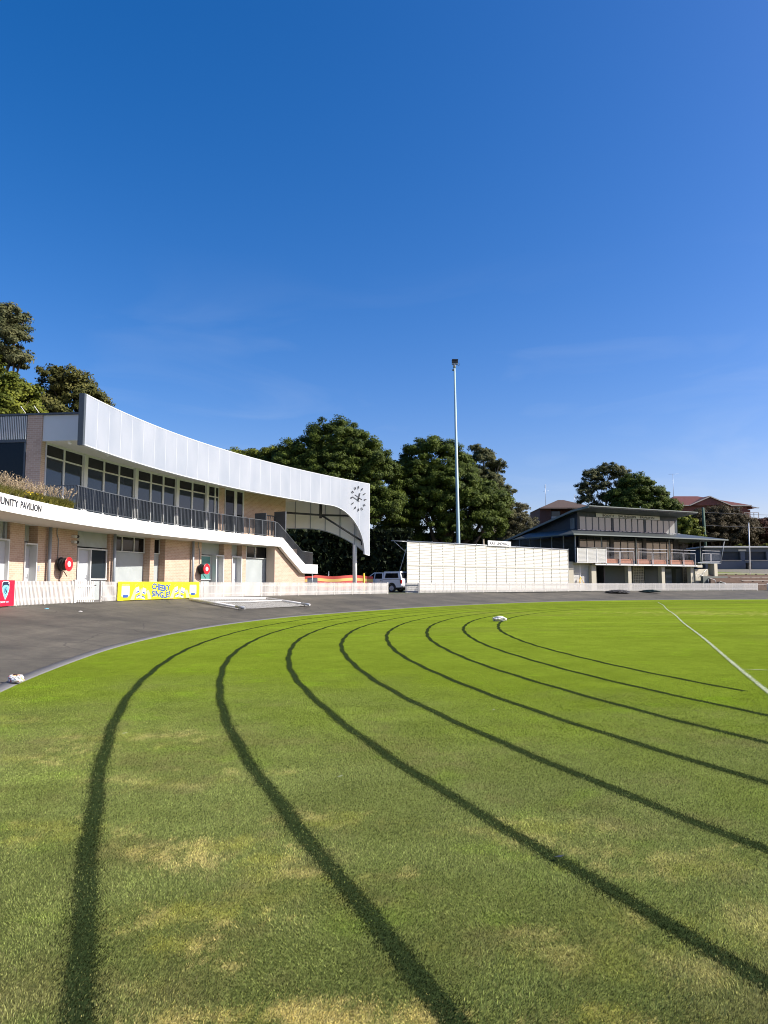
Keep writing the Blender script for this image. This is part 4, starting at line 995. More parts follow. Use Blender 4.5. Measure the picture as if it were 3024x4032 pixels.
for dx_ in (0, 3.45):
    can(35.56 + dx_, 1.27, R(14)); can(36.12 + dx_, 1.22, R(-14))
    hand([(34.95 + dx_, .86), (35.28 + dx_, .86), (35.36 + dx_, 1.05), (35.45 + dx_, 1.2), (35.40 + dx_, 1.36), (35.24 + dx_, 1.34), (35.12 + dx_, 1.12)])
    hand([(36.45 + dx_, .87), (36.78 + dx_, .87), (36.66 + dx_, 1.12), (36.52 + dx_, 1.30), (36.36 + dx_, 1.30), (36.30 + dx_, 1.2), (36.42 + dx_, 1.08)])
    hand([(35.74 + dx_, 0.9), (35.92 + dx_, .9), (35.94 + dx_, 1.3), (35.85 + dx_, 1.42), (35.78 + dx_, 1.28)])
RBn = thing('club_banner', fac(24.5, -.075, .85), 'red banner with sky blue shield crest tied to the picket fence at the left edge', 'banner')
part('sheet', MB().box(bn, 22.3, 25.82, 0, .012, .85, 1.735, step=.6), M_BANRED, RBn)
def shield(cu, top, bot, w):
    return [(cu, bot), (cu + w * .45, bot + (top - bot) * .22), (cu + w * .85, bot + (top - bot) * .5), (cu + w, bot + (top - bot) * .75), (cu + w * .95, top - .05), (cu + w * .6, top), (cu - w * .6, top), (cu - w * .95, top - .05), (cu - w, bot + (top - bot) * .75), (cu - w * .85, bot + (top - bot) * .5), (cu - w * .45, bot + (top - bot) * .22)]
part('crest_border', MB().poly(bn, shield(25.2, 1.70, 1.06, .27), -.004, 0), M_WHITE, RBn)
part('crest_top', MB().poly(bn, shield(25.2, 1.685, 1.08, .25), -.008, -.0045), M_NAVYINK, RBn)
part('crest_body', MB().poly(bn, [(25.2, 1.09), (25.31, 1.22), (25.40, 1.38), (25.43, 1.48), (25.36, 1.55), (25.2, 1.575), (25.04, 1.55), (24.97, 1.48), (25.0, 1.38), (25.09, 1.22)], -.012, -.0085), M_SKYBLUE, RBn)
mb = MB(); put_text(mb, 'N', bn, 25.1, 25.28, 1.30, 1.47, -.014, bold=.01); put_text(mb, 'S', bn, 25.14, 25.25, 1.27, 1.5, -.015); put_text(mb, 'W', bn, 25.09, 25.31, 1.32, 1.42, -.016)
part('monogram', mb, M_NAVYINK, RBn)
mb = MB(); put_text(mb, '+', bn, 25.34, 25.42, 1.6, 1.66, -.012, bold=.03); put_text(mb, 'CRICKET', bn, 24.5, 25.22, .965, 1.02, -.004, bold=.02); part('lettering', mb, M_WHITE, RBn)
mb = MB(); put_text(mb, 'NSW', bn, 25.26, 25.46, .965, 1.02, -.004, bold=.02); part('lettering', mb, M_SKYBLUE, RBn)

# ------------------------------------------------------------------ fallen goal frame on the banking
def bank(t, w):
    i = t * SUB + 2 * SUB; i0 = int(i) % NC; k = KC[i0]; f = FC[i0]; p = lerp2(k, f, w); return p
def bank_z(x, y):
    """height of the banked asphalt under (x, y)"""
    best = None
    for i in range(SUB, 15 * SUB):
        a = Vector(kerb_out(i, .34)); b = Vector(FC[i]); d = b - a; w = max(0, min(1, (Vector((x, y)) - a).dot(d) / d.length_squared)); e = (a + d * w - Vector((x, y))).length
        if best is None or e < best[0]: best = (e, w)
    w = best[1]; return 0.012 + 0.80 * (0.8 * w + 0.2 * w * w)
GC = [(-10.3, 39.1), (-7.3, 45.5), (-4.35, 43.15), (-7.0, 37.1)]   # back-left, back-right, front-right end, front-left end
GZ = [bank_z(*p) for p in GC]
gt = thing('goal_frame', (GC[0][0], GC[0][1], GZ[0]), 'white goal frame lying flat with its net on the asphalt bank', 'goal')
def gp(p, z, dz): return (p[0], p[1], z + dz)
bl, brr, fr, fl = [gp(p, z, d) for p, z, d in zip(GC, GZ, (.10, .10, .16, .16))]
part('crossbar', MB().tube([bl, brr], .06, n=12), M_WHITE, gt)
part('goal_post', MB().tube([bl, fl], .06, n=12), M_WHITE, gt); part('goal_post', MB().tube([brr, fr], .06, n=12), M_WHITE, gt)
m1 = Vector(bl) * .62 + Vector(fl) * .38; m2 = Vector(brr) * .62 + Vector(fr) * .38
part('net_bar', MB().tube([m1, m2], .025, n=8), M_WHITE, gt)
for s_ in (Vector(fl), Vector(fr)):
    part('base_socket', MB().tube([s_ + (Vector(bl) - Vector(fl)) * .16, s_], .068, n=12).tube([s_ + (Vector(bl) - Vector(fl)) * .1, s_ + (Vector(bl) - Vector(fl)) * .1 - Vector((0, 0, .14))], .03, n=6), M_GALV, gt)
mb = MB(); a0 = Vector(bl); e1 = Vector(brr) - a0; e2 = (Vector(fl) - a0) * .86; nr = random.Random(3)
def npnt(i, j, n, m):
    p = a0 + e1 * (i / n) + e2 * (j / m); return (p.x, p.y, bank_zc[(i, j)] + .012 + .05 * float(fbm(np.array([i * .35]), np.array([j * .35]), 4)[0]) + (.05 if j < 1 else 0))
n_, m_ = 46, 22; bank_zc = {}
for i in range(n_ + 1):
    for j in range(m_ + 1): bank_zc[(i, j)] = (GZ[0] * (1 - i / n_) + GZ[1] * i / n_) * (1 - .86 * j / m_) + (GZ[3] * (1 - i / n_) + GZ[2] * i / n_) * .86 * j / m_
for i in range(n_ + 1):
    for j in range(m_):
        a = Vector(npnt(i, j, n_, m_)); b = Vector(npnt(i, j + 1, n_, m_)); w = e1.normalized() * .022; mb.face([a - w, b - w, b + w, a + w])
for j in range(m_ + 1):
    for i in range(n_):
        a = Vector(npnt(i, j, n_, m_)); b = Vector(npnt(i + 1, j, n_, m_)); w = e2.normalized() * .022; up = Vector((0, 0, .003)); mb.face([a - w + up, b - w + up, b + w + up, a + w + up])
part('net', mb, M_NET, gt)

# ------------------------------------------------------------------ sacks, sheets, litter
def crumple(name, c, dims, seed, mat, label, cat, flat=0.5, sub=4, rotz=0.0):
    bm = bmesh.new(); bmesh.ops.create_icosphere(bm, subdivisions=sub, radius=1.0)
    me = bpy.data.meshes.new(name); r = np.random.default_rng(seed)
    offs = r.random(3) * 50
    from mathutils import noise as mn
    for v in bm.verts:
        p = v.co.copy(); k = 1 + .30 * mn.noise(p * 1.4 + Vector(offs)) + .16 * mn.noise(p * 3.3 + Vector(offs)) + .07 * mn.noise(p * 8 + Vector(offs))
        k -= .12 * abs(mn.noise(p * 4.5 + Vector(offs) * 2))
        q = Vector((p.x * dims[0], p.y * dims[1], p.z * dims[2])) * k
        q.z = max(q.z, -dims[2] * flat) + dims[2] * flat
        v.co = Matrix.Rotation(rotz, 3, 'Z') @ q
    bm.to_mesh(me); bm.free(); me.materials.append(mat)
    o = bpy.data.objects.new(name, me); COL.objects.link(o); o.location = c
    return tag(o, label, cat)
def sackmat(name, seed):
    m, nt, b = newmat(name)
    tc = nd(nt, 'ShaderNodeTexCoord'); mp = nd(nt, 'ShaderNodeMapping'); mp.inputs['Location'].default_value = (seed, seed * .7, 0); nt.links.new(tc.outputs['Object'], mp.inputs[0])
    v = nd(nt, 'ShaderNodeTexNoise', i_Scale=9.0, i_Detail=2.0); nt.links.new(mp.outputs[0], v.inputs['Vector'])
    cr = nd(nt, 'ShaderNodeValToRGB'); cr.color_ramp.interpolation = 'CONSTANT'; e = cr.color_ramp.elements
    e[0].position = 0; e[0].color = (0.05, 0.02, 0.02, 1); e[1].position = .40; e[1].color = (0.62, 0.40, 0.16, 1)
    for p, c in ((.45, (0.80, 0.77, 0.72, 1)), (.55, (0.78, 0.76, 0.74, 1)), (.59, (0.60, 0.16, 0.13, 1)), (.65, (0.80, 0.77, 0.72, 1))):
        x = e.new(p); x.color = c
    nt.links.new(v.outputs['Fac'], cr.inputs[0]); nt.links.new(cr.outputs[0], b.inputs['Base Color']); b.inputs['Roughness'].default_value = 0.55
    return m
crumple('marker_sack', (-5.93, 12.0, 0.03), (.14, .09, .07), 3, sackmat('printed_sack', 2.0), 'crumpled printed white sack on the kerb at the left', 'sack', .7, 4, R(-10))
crumple('marker_sack', (5.0, 32.0, 0.005), (.30, .22, .125), 11, M_BAG, 'crumpled plain white sack on the grass at the innermost dark line', 'sack', .7, 4, R(-20))
crumple('plastic_sheet', (25.9, 81.2, bank_z(25.9, 81.2) + .06), (1.55, .75, .26), 21, M_TARPBLACK, 'heap of black plastic sheeting by the long picket fence', 'sheet', .35, 5, R(22))
crumple('folded_cover', (30.3, 83.7, bank_z(30.3, 83.7) + .04), (1.15, .65, .20), 33, M_TARPGREEN, 'dark green folded cover lying by the long picket fence', 'cover', .4, 4, R(-32))
lb = [(-12.3, 26.9, 'pale blue crumpled litter on the asphalt below the picket fence', .09, M_SKYBLUE), (-11.4, 27.7, 'white paper scrap on the asphalt near the picket gate', .08, M_WHITE)]
for x, y, l, s, m in lb: crumple('litter', (x, y, bank_z(x, y)), (s, s * .6, s * .25), int(x * 10) & 31, m, l, 'litter', .4, 3)
# dead leaves and chips on the turf
fallen = [(-.36, 6.2, 'pale dry leaf on the turf between the second and third dark lines'), (1.02, 4.42, 'dark clod on the turf right of the third dark line'), (1.38, 9.4, 'pale chip on the bright turf inside the fourth dark line'), (-2.75, 7.95, 'pale leaf near the outermost dark line')]
for i, (x, y, l) in enumerate(fallen):
    mb = MB(); s = .025 + .01 * (i % 2); mb.face([(x - s, y, .026), (x, y - s * .5, .03), (x + s, y + .01, .034), (x, y + s * .5, .028)])
    solo('fallen_leaf', mb, M_DARK if i == 1 else M_NET, (x, y, .025), l, 'leaf')

# ------------------------------------------------------------------ sight screen
SS0 = Vector((2.13, 67.0)); SS1 = Vector((21.0, 83.6)); sd = (SS1 - SS0).normalized(); SL = (SS1 - SS0).length
def ssf(u, v, z): return (SS0.x + sd.x * u - sd.y * v, SS0.y + sd.y * u + sd.x * v, z)
SSg = thing('sight_screen', ssf(SL / 2, 0, .85), 'tall white slatted sight screen wall behind the picket fence', 'sight screen')
for k in range(16):
    a = SL * k / 16; b = SL * (k + 1) / 16; mb = MB(); z = 1.0
    while z < 5.36:
        mb.face([ssf(a + .03, -.012, z), ssf(b - .03, -.012, z), ssf(b - .03, .03, z + .112), ssf(a + .03, .03, z + .112)]); z += .15
    mb.m = 1
    mb.face([ssf(b - .03, .06, .95), ssf(a + .03, .06, .95), ssf(a + .03, .06, 5.4), ssf(b - .03, .06, 5.4)])
    part('slat_panel', mb, [M_SLATW, M_SLATBACK], SSg)
for k in range(17):
    a = SL * k / 16; part('post', MB().box(ssf, a - .03, a + .03, -.03, .05, .82, 5.44), M_SLATW, SSg)
    part('back_stay', MB().tube([ssf(a, .05, 5.0), ssf(a, 1.9, .85)], .03, n=6), M_GALV, SSg) if k % 4 == 0 else None
part('middle_rail', MB().box(ssf, 0.03, SL - .03, -.035, -.013, 3.30, 3.38), M_SLATW, SSg)
part('top_pipe', MB().tube([ssf(-.05, -.05, 5.52), ssf(SL, -.05, 5.52)], .045, n=8).box(ssf, -.05, SL, -.02, .04, 5.44, 5.47), M_GALV, SSg)
for k in range(9): part('clamp', MB().box(ssf, SL * k / 8 - .04, SL * k / 8 + .04, -.1, 0, 5.5, 5.64), M_CHAR, SSg)
part('arm', MB().tube([ssf(.1, .1, 5.5), ssf(-1.2, .9, 5.55)], .035, n=6).tube([ssf(.1, .1, 4.4), ssf(-.9, .8, 5.5)], .025, n=6), M_GALV, SSg)
RLs = thing('name_board', ssf(12.9, -.12, 5.5), 'white name board reading RAY LINDWALL on top of the sight screen', 'sign')
part('board', MB().box(ssf, 11.1, 14.75, -.15, -.11, 5.50, 6.02), M_WHITE, RLs)
mb = MB(); put_text(mb, 'RAY', ssf, 11.4, 12.3, 5.62, 5.90, -.156, bold=.03); put_text(mb, 'LINDWALL', ssf, 12.5, 14.45, 5.62, 5.90, -.156, bold=.03)
part('lettering', mb, M_SIGNINK, RLs)

# ------------------------------------------------------------------ dark pavilion
DP = thing('cricket_pavilion', pav(13, 3, .85), 'dark two storey pavilion with balcony, verandah roof and sign BOOTH SAUNDERS PAVILION', 'pavilion')
mb = MB(); mb.box(pav, 4.47, 21.85, 2.56, 17, 8.35, 10.2)   # upper box
up = MB()
for a0, a1 in ():
    up.poly(lambda u, v, z: pav(v, u, z), [(2.5, 8.3), (2.5, 10.62), (16.5, 7.75), (16.5, 7.0), (3.5, 7.0)][::-1], a0, a0 + .1)
    pass
for a0 in (4.45, 21.76): part('side_wall', MB().poly(lambda u, v, z: pav(v, u, z), [(2.5, 8.3), (2.5, 10.62), (16.5, 7.75), (16.5, 7.0), (3.5, 7.0)][::-1], a0, a0 + .1), M_NAVY, DP, 'navy clad side wall under the raking roof' if a0 < 5 else None)
mb = MB(); mb.box(pav, 4.55, 21.76, 2.5, 2.6, 8.3, 8.42); mb.box(pav, 4.55, 21.76, 2.5, 2.6, 10.08, 10.62)
for a, b in ((4.55, 4.78), (10.08, 10.42), (15.72, 16.05), (21.45, 21.76)): mb.box(pav, a, b, 2.48, 2.6, 8.42, 10.08)
part('front_wall', mb, M_NAVYFRONT, DP)
for g0_, g1_ in ((4.80, 10.06), (10.44, 15.70), (16.07, 21.43)):
    f = MB(); n = 5
    w_ = (g1_ - g0_) / n
    for k in range(1, n): f.box(pav, g0_ + w_ * k - .05, g0_ + w_ * k + .05, 2.46, 2.56, 8.42, 10.08)
    w = part('window', f, M_CHAR, DP)
    for k in range(n): part('pane', MB().box(pav, g0_ + w_ * k + .05, g0_ + w_ * (k + 1) - .05, 2.50, 2.54, 8.43, 10.07), M_PALEGLASS, w)
part('sign_board', MB().box(pav, 7.48, 18.56, 2.40, 2.46, 10.12, 10.58), M_FRAME, DP)
mb = MB()
for s_, a, b in (('BOOTH', 8.55, 10.45), ('SAUNDERS', 11.2, 14.3), ('PAVILION', 15.0, 17.55)): put_text(mb, s_, pav, a, b, 10.2, 10.5, 2.394, bold=.03)
part('sign_lettering', mb, M_SIGNINK, DP)
rf = MB(); rf.poly(lambda u, v, z: pav(v, u, z), [(-.5, 10.90), (-.5, 11.08), (2.45, 10.82), (17.6, 7.62), (17.6, 7.45), (2.45, 10.64)][::-1], 3.7, 22.3)
ro = part('roof', rf, M_ROOFGREY, DP, 'raking dark skillion roof')
part('gutter', MB().box(pav, 3.68, 22.32, -.62, -.5, 11.02, 11.12), M_TRIMGREEN, ro)
part('barge_board', MB().poly(lambda u, v, z: pav(v, u, z), [(-.55, 10.86), (-.55, 11.10), (2.45, 10.84), (17.7, 7.64), (17.7, 7.36), (2.45, 10.58)][::-1], 3.62, 3.7), M_TRIMGREEN, ro)
lv = MB(); lv.box(pav, 4.36, 4.44, 3.0, 3.7, 8.55, 9.85); 
lw = part('louvre_window', lv, M_PIPE, DP); mb = MB()
for k in range(10): mb.box(pav, 4.33, 4.36, 3.06, 3.64, 8.62 + k * .12, 8.67 + k * .12)
part('blade', mb, M_DKLOUVRE, lw)
# verandah roof
vr = MB()
E0, E1 = pav(.83, -1.0, 7.55), pav(27.3, -1.0, 7.6); T0, T1 = pav(3.4, 2.5, 8.4), pav(22.0, 2.5, 8.42); B0, B1 = pav(.83, 11, 7.55), pav(27.3, 11, 7.6); U0, U1 = pav(3.4, 11, 8.4), pav(22.0, 11, 8.42)
def dn(p, d): return (p[0], p[1], p[2] - d)
vr.face([E0, E1, T1, T0]); vr.face([E0, T0, U0, B0]); vr.face([E1, B1, U1, T1]); vr.face([dn(E1, .1), dn(E0, .1), dn(T0, .12), dn(T1, .12)]); vr.face([dn(E0, .1), dn(B0, .1), dn(U0, .12), dn(T0, .12)]); vr.face([dn(E1, .1), dn(T1, .12), dn(U1, .12), dn(B1, .1)])
v_ = part('verandah_roof', vr, M_ROOFGREY, DP)
part('gutter', MB().box(pav, .78, 27.35, -1.1, -1.0, 7.44, 7.58).box(pav, .72, .82, -1.1, 11, 7.44, 7.58).box(pav, 27.3, 27.4, -1.0, 11, 7.46, 7.60), M_TRIMGREEN, v_)
mb = MB()
for k in range(24): a = 4.2 + k * .75; mb.box(pav, a, a + .5, 2.1, 2.2, 8.36, 8.40)
part('flashing', mb, M_GALV, v_)
part('tip_bracket', MB().tube([pav(26.9, -.1, 4.45), pav(27.25, -.5, 7.45)], .06, n=6), M_PIPE, DP)
# balcony floor
dk_ = part('balcony_floor', MB().box(pav, 4.9, 22.6, 0.0, 12, 3.96, 4.12).box(pav, 1.2, 4.9, 0.6, 12, 4.02, 4.2), M_STONECREAM, DP)
part('balcony_floor', MB().box(pav, 22.62, 27.0, -.05, 3.5, 4.36, 4.5), M_PIPE, DP)
part('edge_beam', MB().box(pav, 4.9, 22.45, -.06, -.005, 3.92, 4.06), M_WHITE, dk_)
# first-floor wall and glazing
mb = MB(); mb.box(pav, 4.5, 21.9, 2.72, 11.5, 4.12, 7.6); part('core', mb, M_DARK, DP)
for g0_, g1_, n in ((4.70, 9.66, 4), (10.32, 15.28, 4), (16.0, 20.98, 4)):
    f = MB(); w_ = (g1_ - g0_) / n
    for k in range(n + 1): f.box(pav, g0_ + w_ * k - .04, g0_ + w_ * k + .04, 2.46, 2.58, 4.14, 7.6)
    f.box(pav, g0_, g1_, 2.45, 2.58, 7.0, 7.12); w = part('window', f, M_DARK, DP)
    for k in range(n):
        part('pane', MB().box(pav, g0_ + w_ * k + .04, g0_ + w_ * (k + 1) - .04, 2.51, 2.56, 4.14, 7.0), M_MIDGLASS, w)
        part('pane', MB().box(pav, g0_ + w_ * k + .04, g0_ + w_ * (k + 1) - .04, 2.51, 2.56, 7.12, 7.6), M_GLASSBLUE, w)
for a, b in ((4.5, 4.65), (9.71, 10.27), (15.33, 15.95), (21.03, 21.9)): part('pier', MB().box(pav, a, b, 2.4, 2.7, 4.12, 7.6), M_DARK, DP)
def louvres(a0, a1, v0, v1, z0, z1, name, n=None, mat=M_DKLOUVRE, sides=True):
    """slatted screen; runs along a (v0==v1) or along v (a0==a1)"""
    mb = MB(); n = n or int((z1 - z0) / .16)
    for k in range(n):
        z = z0 + (z1 - z0) * k / n
        if a0 == a1: mb.box(pav, a0, a0 + .06, v0, v1, z, z + .09)
        else: mb.box(pav, a0, a1, v0, v0 + .06, z, z + .09)
    return part(name, mb, mat, DP)
for k in range(5): louvres(1.92, 1.92, .1 + k * 2.2, 2.15 + k * 2.2, 4.45, 7.35, 'side_louvre')
for k in range(1, 6): part('post', MB().box(pav, 1.88, 2.0, k * 2.2 - .03, k * 2.2 + .06, 4.2, 7.5), M_PIPE, DP)
mb = MB(); mb.box(pav, 3.2, 3.3, 1.5, 11, 4.2, 7.5); part('side_lining', mb, M_DARK, DP)
louvres(21.6, 23.2, 2.0, 2.0, 4.6, 7.3, 'side_louvre')
for a in (6.02, 11.72, 17.5, 23.2): part('post', MB().box(pav, a - .05, a + .05, -.03, .07, 3.98, 7.35), M_TRIMGREEN, DP)
part('post', MB().box(pav, 1.82, 1.94, -.03, .09, 4.2, 7.45), M_PIPE, DP)
# balcony railings in bays
bays = [(6.62, 8.82), (8.92, 11.22), (11.86, 14.32), (14.44, 17.0), (17.62, 19.84), (19.95, 22.1), (23.4, 25.0), (25.1, 26.85)]
for a, b in bays:
    z0 = 3.99 if a < 23 else 4.5
    f = MB(); f.box(pav, a, a + .06, -.10, -.065, z0, 5.66); f.box(pav, b - .06, b, -.10, -.065, z0, 5.66); f.box(pav, a, b, -.11, -.065, 5.62, 5.68); f.box(pav, a, b, -.16, -.08, 6.0, 6.06); f.box(pav, a + .06, b - .06, -.1, -.065, z0 + .1, z0 + .15)
    r_ = part('railing', f, M_GALV, DP)
    mb = MB()
    for k in range(9): z = z0 + .32 + k * (5.6 - z0 - .32) / 9; mb.tube([pav(a, -.08, z), pav(b, -.08, z)], .005, n=4, caps=False)
    part('wire', mb, M_PIPE, r_)
for a, b in bays[:6]: part('timber_bench', MB().box(pav, a + .1, b - .1, .1, .14, 4.18, 4.55).box(pav, a + .05, b - .15, .16, .5, 4.58, 4.72), M_TIMBER, DP)
sp_ = MB(); sp_.box(pav, 2.05, 6.56, -.12, -.06, 4.28, 5.93); s_ = part('louvre_screen', sp_, M_LOUVRE, DP, 'white louvred screen hung on the balcony')
mb = MB()
for a in (2.0, 3.5, 5.05, 6.55): mb.box(pav, a, a + .07, -.15, -.121, 4.22, 5.95)
mb.box(pav, 1.9, 6.6, -.16, -.121, 4.18, 4.24); part('frame', mb, M_WHITE, s_)
part('sheet_roll', MB().tube([pav(1.9, -.08, 6.03), pav(6.9, -.08, 6.02)], .07, n=8), M_BLACK, DP)
# ground floor
for a0, a1, z1 in ((1.13, 1.93, 4.3), (4.75, 5.49, 3.93), (10.72, 11.27, 3.93), (16.51, 17.07, 3.93), (21.8, 22.42, 3.93)): part('column', MB().box(pav, a0, a1, .5, 1.1, .85, z1), M_STONECREAM, DP)
ld = part('louvre_door', MB().box(pav, 2.0, 4.72, 1.0, 1.06, .85, 4.0), M_LOUVRE, DP); part('frame', MB().box(pav, 3.3, 3.4, .96, 1.0, .85, 4.0), M_WHITE, ld)
part('wall', MB().box(pav, 1.5, 24.2, 3.2, 12, .85, 3.93), M_GREYWALL, DP, 'grey rendered ground floor wall')
for a0, a1, z1 in ((8.2, 10.7, 3.93), (15.6, 17.6, 3.5), (21.3, 22.5, 3.6)): part('wall_panel', MB().box(pav, a0, a1, 2.5, 3.19, .85, z1), M_GREYWALL, DP)
for k in range(2): part('recess_wall', MB().box(pav, 5.7 + k * 2.4, 5.9 + k * 2.4, 2.0, 3.19, .85, 3.93), M_DARK, DP)
for a0, a1 in ((13.5, 15.4), (22.6, 24.3)):
    mb = MB(); n = int((a1 - a0) / .29); m_ = 14
    for r in range(m_ + 1): mb.box(pav, a0, a1, 2.42, 2.56, .9 + r * .21, .9 + r * .21 + .075)
    for k in range(n + 1): u = a0 + (a1 - a0 - .09) * k / n; mb.box(pav, u, u + .09, 2.43, 2.55, .9, 3.9)
    part('breeze_block_screen', mb, M_BLOCK, DP)
louvres(19.8, 20.9, 2.9, 2.9, .95, 3.7, 'door_louvre', mat=M_PIPE)
# right-hand stair wing, pier and planter
mb = MB(); mb.poly(pav, [(22.45, .85), (24.9, .85), (24.9, 3.62), (22.45, 3.58)], .35, .75); part('stair_wall', mb, M_STONECREAM, DP)
part('column', MB().box(pav, 25.6, 26.2, -.1, .9, .85, 4.34), M_STONECREAM, DP); part('edge_beam', MB().box(pav, 22.46, 23.4, -.05, .6, 3.8, 4.12), M_STONECREAM, DP)
part('planter', MB().box(pav, 22.9, 27.6, -.5, -.1, .85, 2.65), M_GREYWALL, DP)
part('handrail', MB().tube([pav(23.2, .2, 2.6), pav(24.5, .2, 3.6), pav(24.5, .2, 2.4)], .03, n=6), M_GALV, DP); part('handrail', MB().tube([pav(25.2, .1, 4.4), pav(26.9, 1.2, 3.4), pav(26.9, 1.2, 2.4)], .03, n=6), M_GALV, DP)
# trestle against the louvre door
tr_ = thing('trestle', pav(3.1, .5, .85), 'orange trestle leaning against the white louvre door', 'trestle')
part('leg', MB().tube([pav(2.9, .5, .85), pav(3.15, .7, 2.5)], .03, n=6), M_YELLOW, tr_); part('leg', MB().tube([pav(4.1, .5, .85), pav(3.15, .7, 2.5)], .03, n=6), M_YELLOW, tr_); part('leg', MB().tube([pav(2.4, .5, .85), pav(3.15, .7, 2.5)], .03, n=6), M_YELLOW, tr_)

# ------------------------------------------------------------------ kiosk block, bin, terraces
KB = thing('amenities_block', (50, 106, 3.66), 'low blue grey amenities block with two dark shutters on the right bank', 'building')
mb = MB(); mb.box(ident, 45.6, 62, 104, 109, 3.0, 4.98); mb.box(ident, 45.6, 47.9, 104, 109, 4.985, 6.75); mb.box(ident, 50.64, 51.26, 104, 109, 4.985, 6.75); mb.box(ident, 54.34, 62, 104, 109, 4.985, 6.75); mb.box(ident, 47.905, 50.635, 104.005, 109, 6.2, 6.75); mb.box(ident, 51.265, 54.335, 104.005, 109, 6.2, 6.75)
part('wall', mb, M_KIOSK, KB)
for a, b in ((47.9, 50.64), (51.26, 54.34)):
    s_ = part('shutter', MB().box(ident, a, b, 104.35, 104.5, 4.98, 6.2), M_KIOSKDK, KB); part('sill', MB().box(ident, a - .05, b + .05, 103.85, 104.3, 4.93, 5.0), M_SLAB, s_)
part('roof', MB().box(ident, 45.2, 62.5, 103.3, 109.5, 6.755, 6.95), M_FRAME, KB)
solo('blank_sign', MB().box(ident, 50.35, 51.45, 103.93, 103.995, 6.26, 6.5), M_FRAME, (50.9, 103.95, 6.26), 'small blank white sign under the amenities block eave', 'sign')
bn_ = thing('wheelie_bin', (51.2, 103.0, 3.68), 'black wheelie bin in front of the amenities block', 'bin')
mb = MB(); mb.strip(ident, [(50.95, 3.75, 4.5), (51.5, 3.75, 4.5)], 102.7, 103.25); part('body', mb, M_BLACK, bn_)
part('lid', MB().box(ident, 50.9, 51.55, 102.62, 103.3, 4.5, 4.6), M_BLACK, bn_); part('wheel', MB().tube([(50.9, 103.2, 3.8), (51.55, 103.2, 3.8)], .1, n=12), M_DARK, bn_)
# stepped bank
def tf(u, v, z): return (44.6 + u * .985 - v * .17, 93.6 + u * .17 + v * .985, z)
mb = MB(); mb.box(tf, 1.5, 26, 0.4, 1.9, .6, 1.45); mb.box(tf, 0, 26, 1.9, 3.4, .6, 1.92); mb.box(tf, -1, 26, 3.4, 5.0, .6, 2.4); mb.box(tf, -1, 26, 5.0, 6.4, .6, 2.86)
solo('terrace', mb, M_SAND, (52, 98, .8), 'brown sandstone steps of the spectator bank', 'terrace', kind='structure')
mb = MB(); mb.poly(lambda u, v, z: tf(v, u, z), [(6.4, .6), (6.4, 2.90), (7.5, 3.15), (9.4, 3.56), (11, 3.56), (11, .6)], -2, 26)
solo('grass_bank', mb, M_BANK, (52, 102, 2.9), 'strip of grass at the top of the spectator terraces', 'grass bank', kind='structure')
mb = MB(); mb.box(ident, 45, 62, 102.3, 103.3, 3.0, 3.66); solo('path', mb, M_SLAB, (52, 102.8, 3.6), 'pale concrete path edge in front of the amenities block', 'path', kind='structure')
bl_ = [(1.9, 0.9, 1.45, 'lowest pale bench slab in the gap of the picket fence', 4.0), (2.6, 2.2, 1.92, 'second pale bench slab up the terraces', 9), (2.0, 3.8, 2.4, 'third pale bench slab up the terraces', 10), (1.0, 5.4, 2.86, 'topmost pale bench slab below the grass strip', 12)]
for u, v, z, l, L in bl_:
    b_ = thing('terrace_bench', tf(u, v, z), l, 'bench', 'bench slabs on the spectator terraces')
    part('seat', MB().box(tf, u, u + L, v - .1, v + .35, z + .09, z + .17), M_SLAB, b_)
    for k in range(int(L / 1.6) + 1): part('support', MB().box(tf, u + .2 + k * 1.5, u + .34 + k * 1.5, v, v + .25, z, z + .09), M_SAND, b_)
for k, (u, v, z, l) in enumerate(((-1.3, 1.2, .85, 'lowest bent tube handrail by the terraces'), (-1.9, 2.6, 1.3, 'middle bent tube handrail by the terraces'), (-2.6, 4.2, 1.9, 'upper bent tube handrail by the terraces'))):
    P = [tf(u, v, z), tf(u, v, z + .95), tf(u + .15, v + .05, z + 1.1), tf(u + .75, v - .3, z + .85), tf(u + .85, v - .35, z + .6), tf(u + .85, v - .35, z - .2)]
    solo('handrail', MB().tube(P, .03, n=6), M_GALV, tf(u, v, z), l, 'handrail', 'tube handrails by the terraces')
fp_ = thing('flagpole', (49.9, 100, 2.9), 'bare white flagpole on the grass strip before the amenities block', 'flagpole')
part('pole', MB().tube([(49.9, 100, 2.9), (50.02, 100, 9.87)], .085, .06, n=10), M_WHITE, fp_); part('cap', MB().lathe((50.02, 100, 9.87), (0, 0, 1), [(0, .07), (.05, .08), (.1, .04), (.12, 0)], 12), M_WHITE, fp_)

# ------------------------------------------------------------------ light tower, poles, wires
LT = thing('floodlight_tower', (8.02, 80, .9), 'tall pale blue floodlight pole rising behind the sight screen', 'floodlight')
part('pole', MB().tube([(8.2, 80, .9), (8.14, 80, 6), (7.9, 80, 26.0)], .23, .10, n=12), M_POLE, LT)
part('cross_beam', MB().box(ident, 7.62, 8.26, 79.8, 80.2, 26.14, 26.24).tube([(7.9, 80, 25.7), (7.9, 80, 26.2)], .14, .2, n=10), M_GALV, LT)
for x in (7.78, 8.12):
    for y in (79.85, 80.2): part('floodlight', MB().box(ident, x - .15, x + .15, y - .12, y + .12, 26.26, 26.62).box(ident, x - .17, x + .17, y - .14, y + .02, 26.55, 26.65), M_BLACK, LT)
part('cable', MB().tube([(8.2, 80, 26.2), (8.42, 80, 26.3), (8.5, 80, 26.12), (8.4, 80, 25.95), (8.15, 80, 26.1)], .022, n=6), M_BLACK, LT)
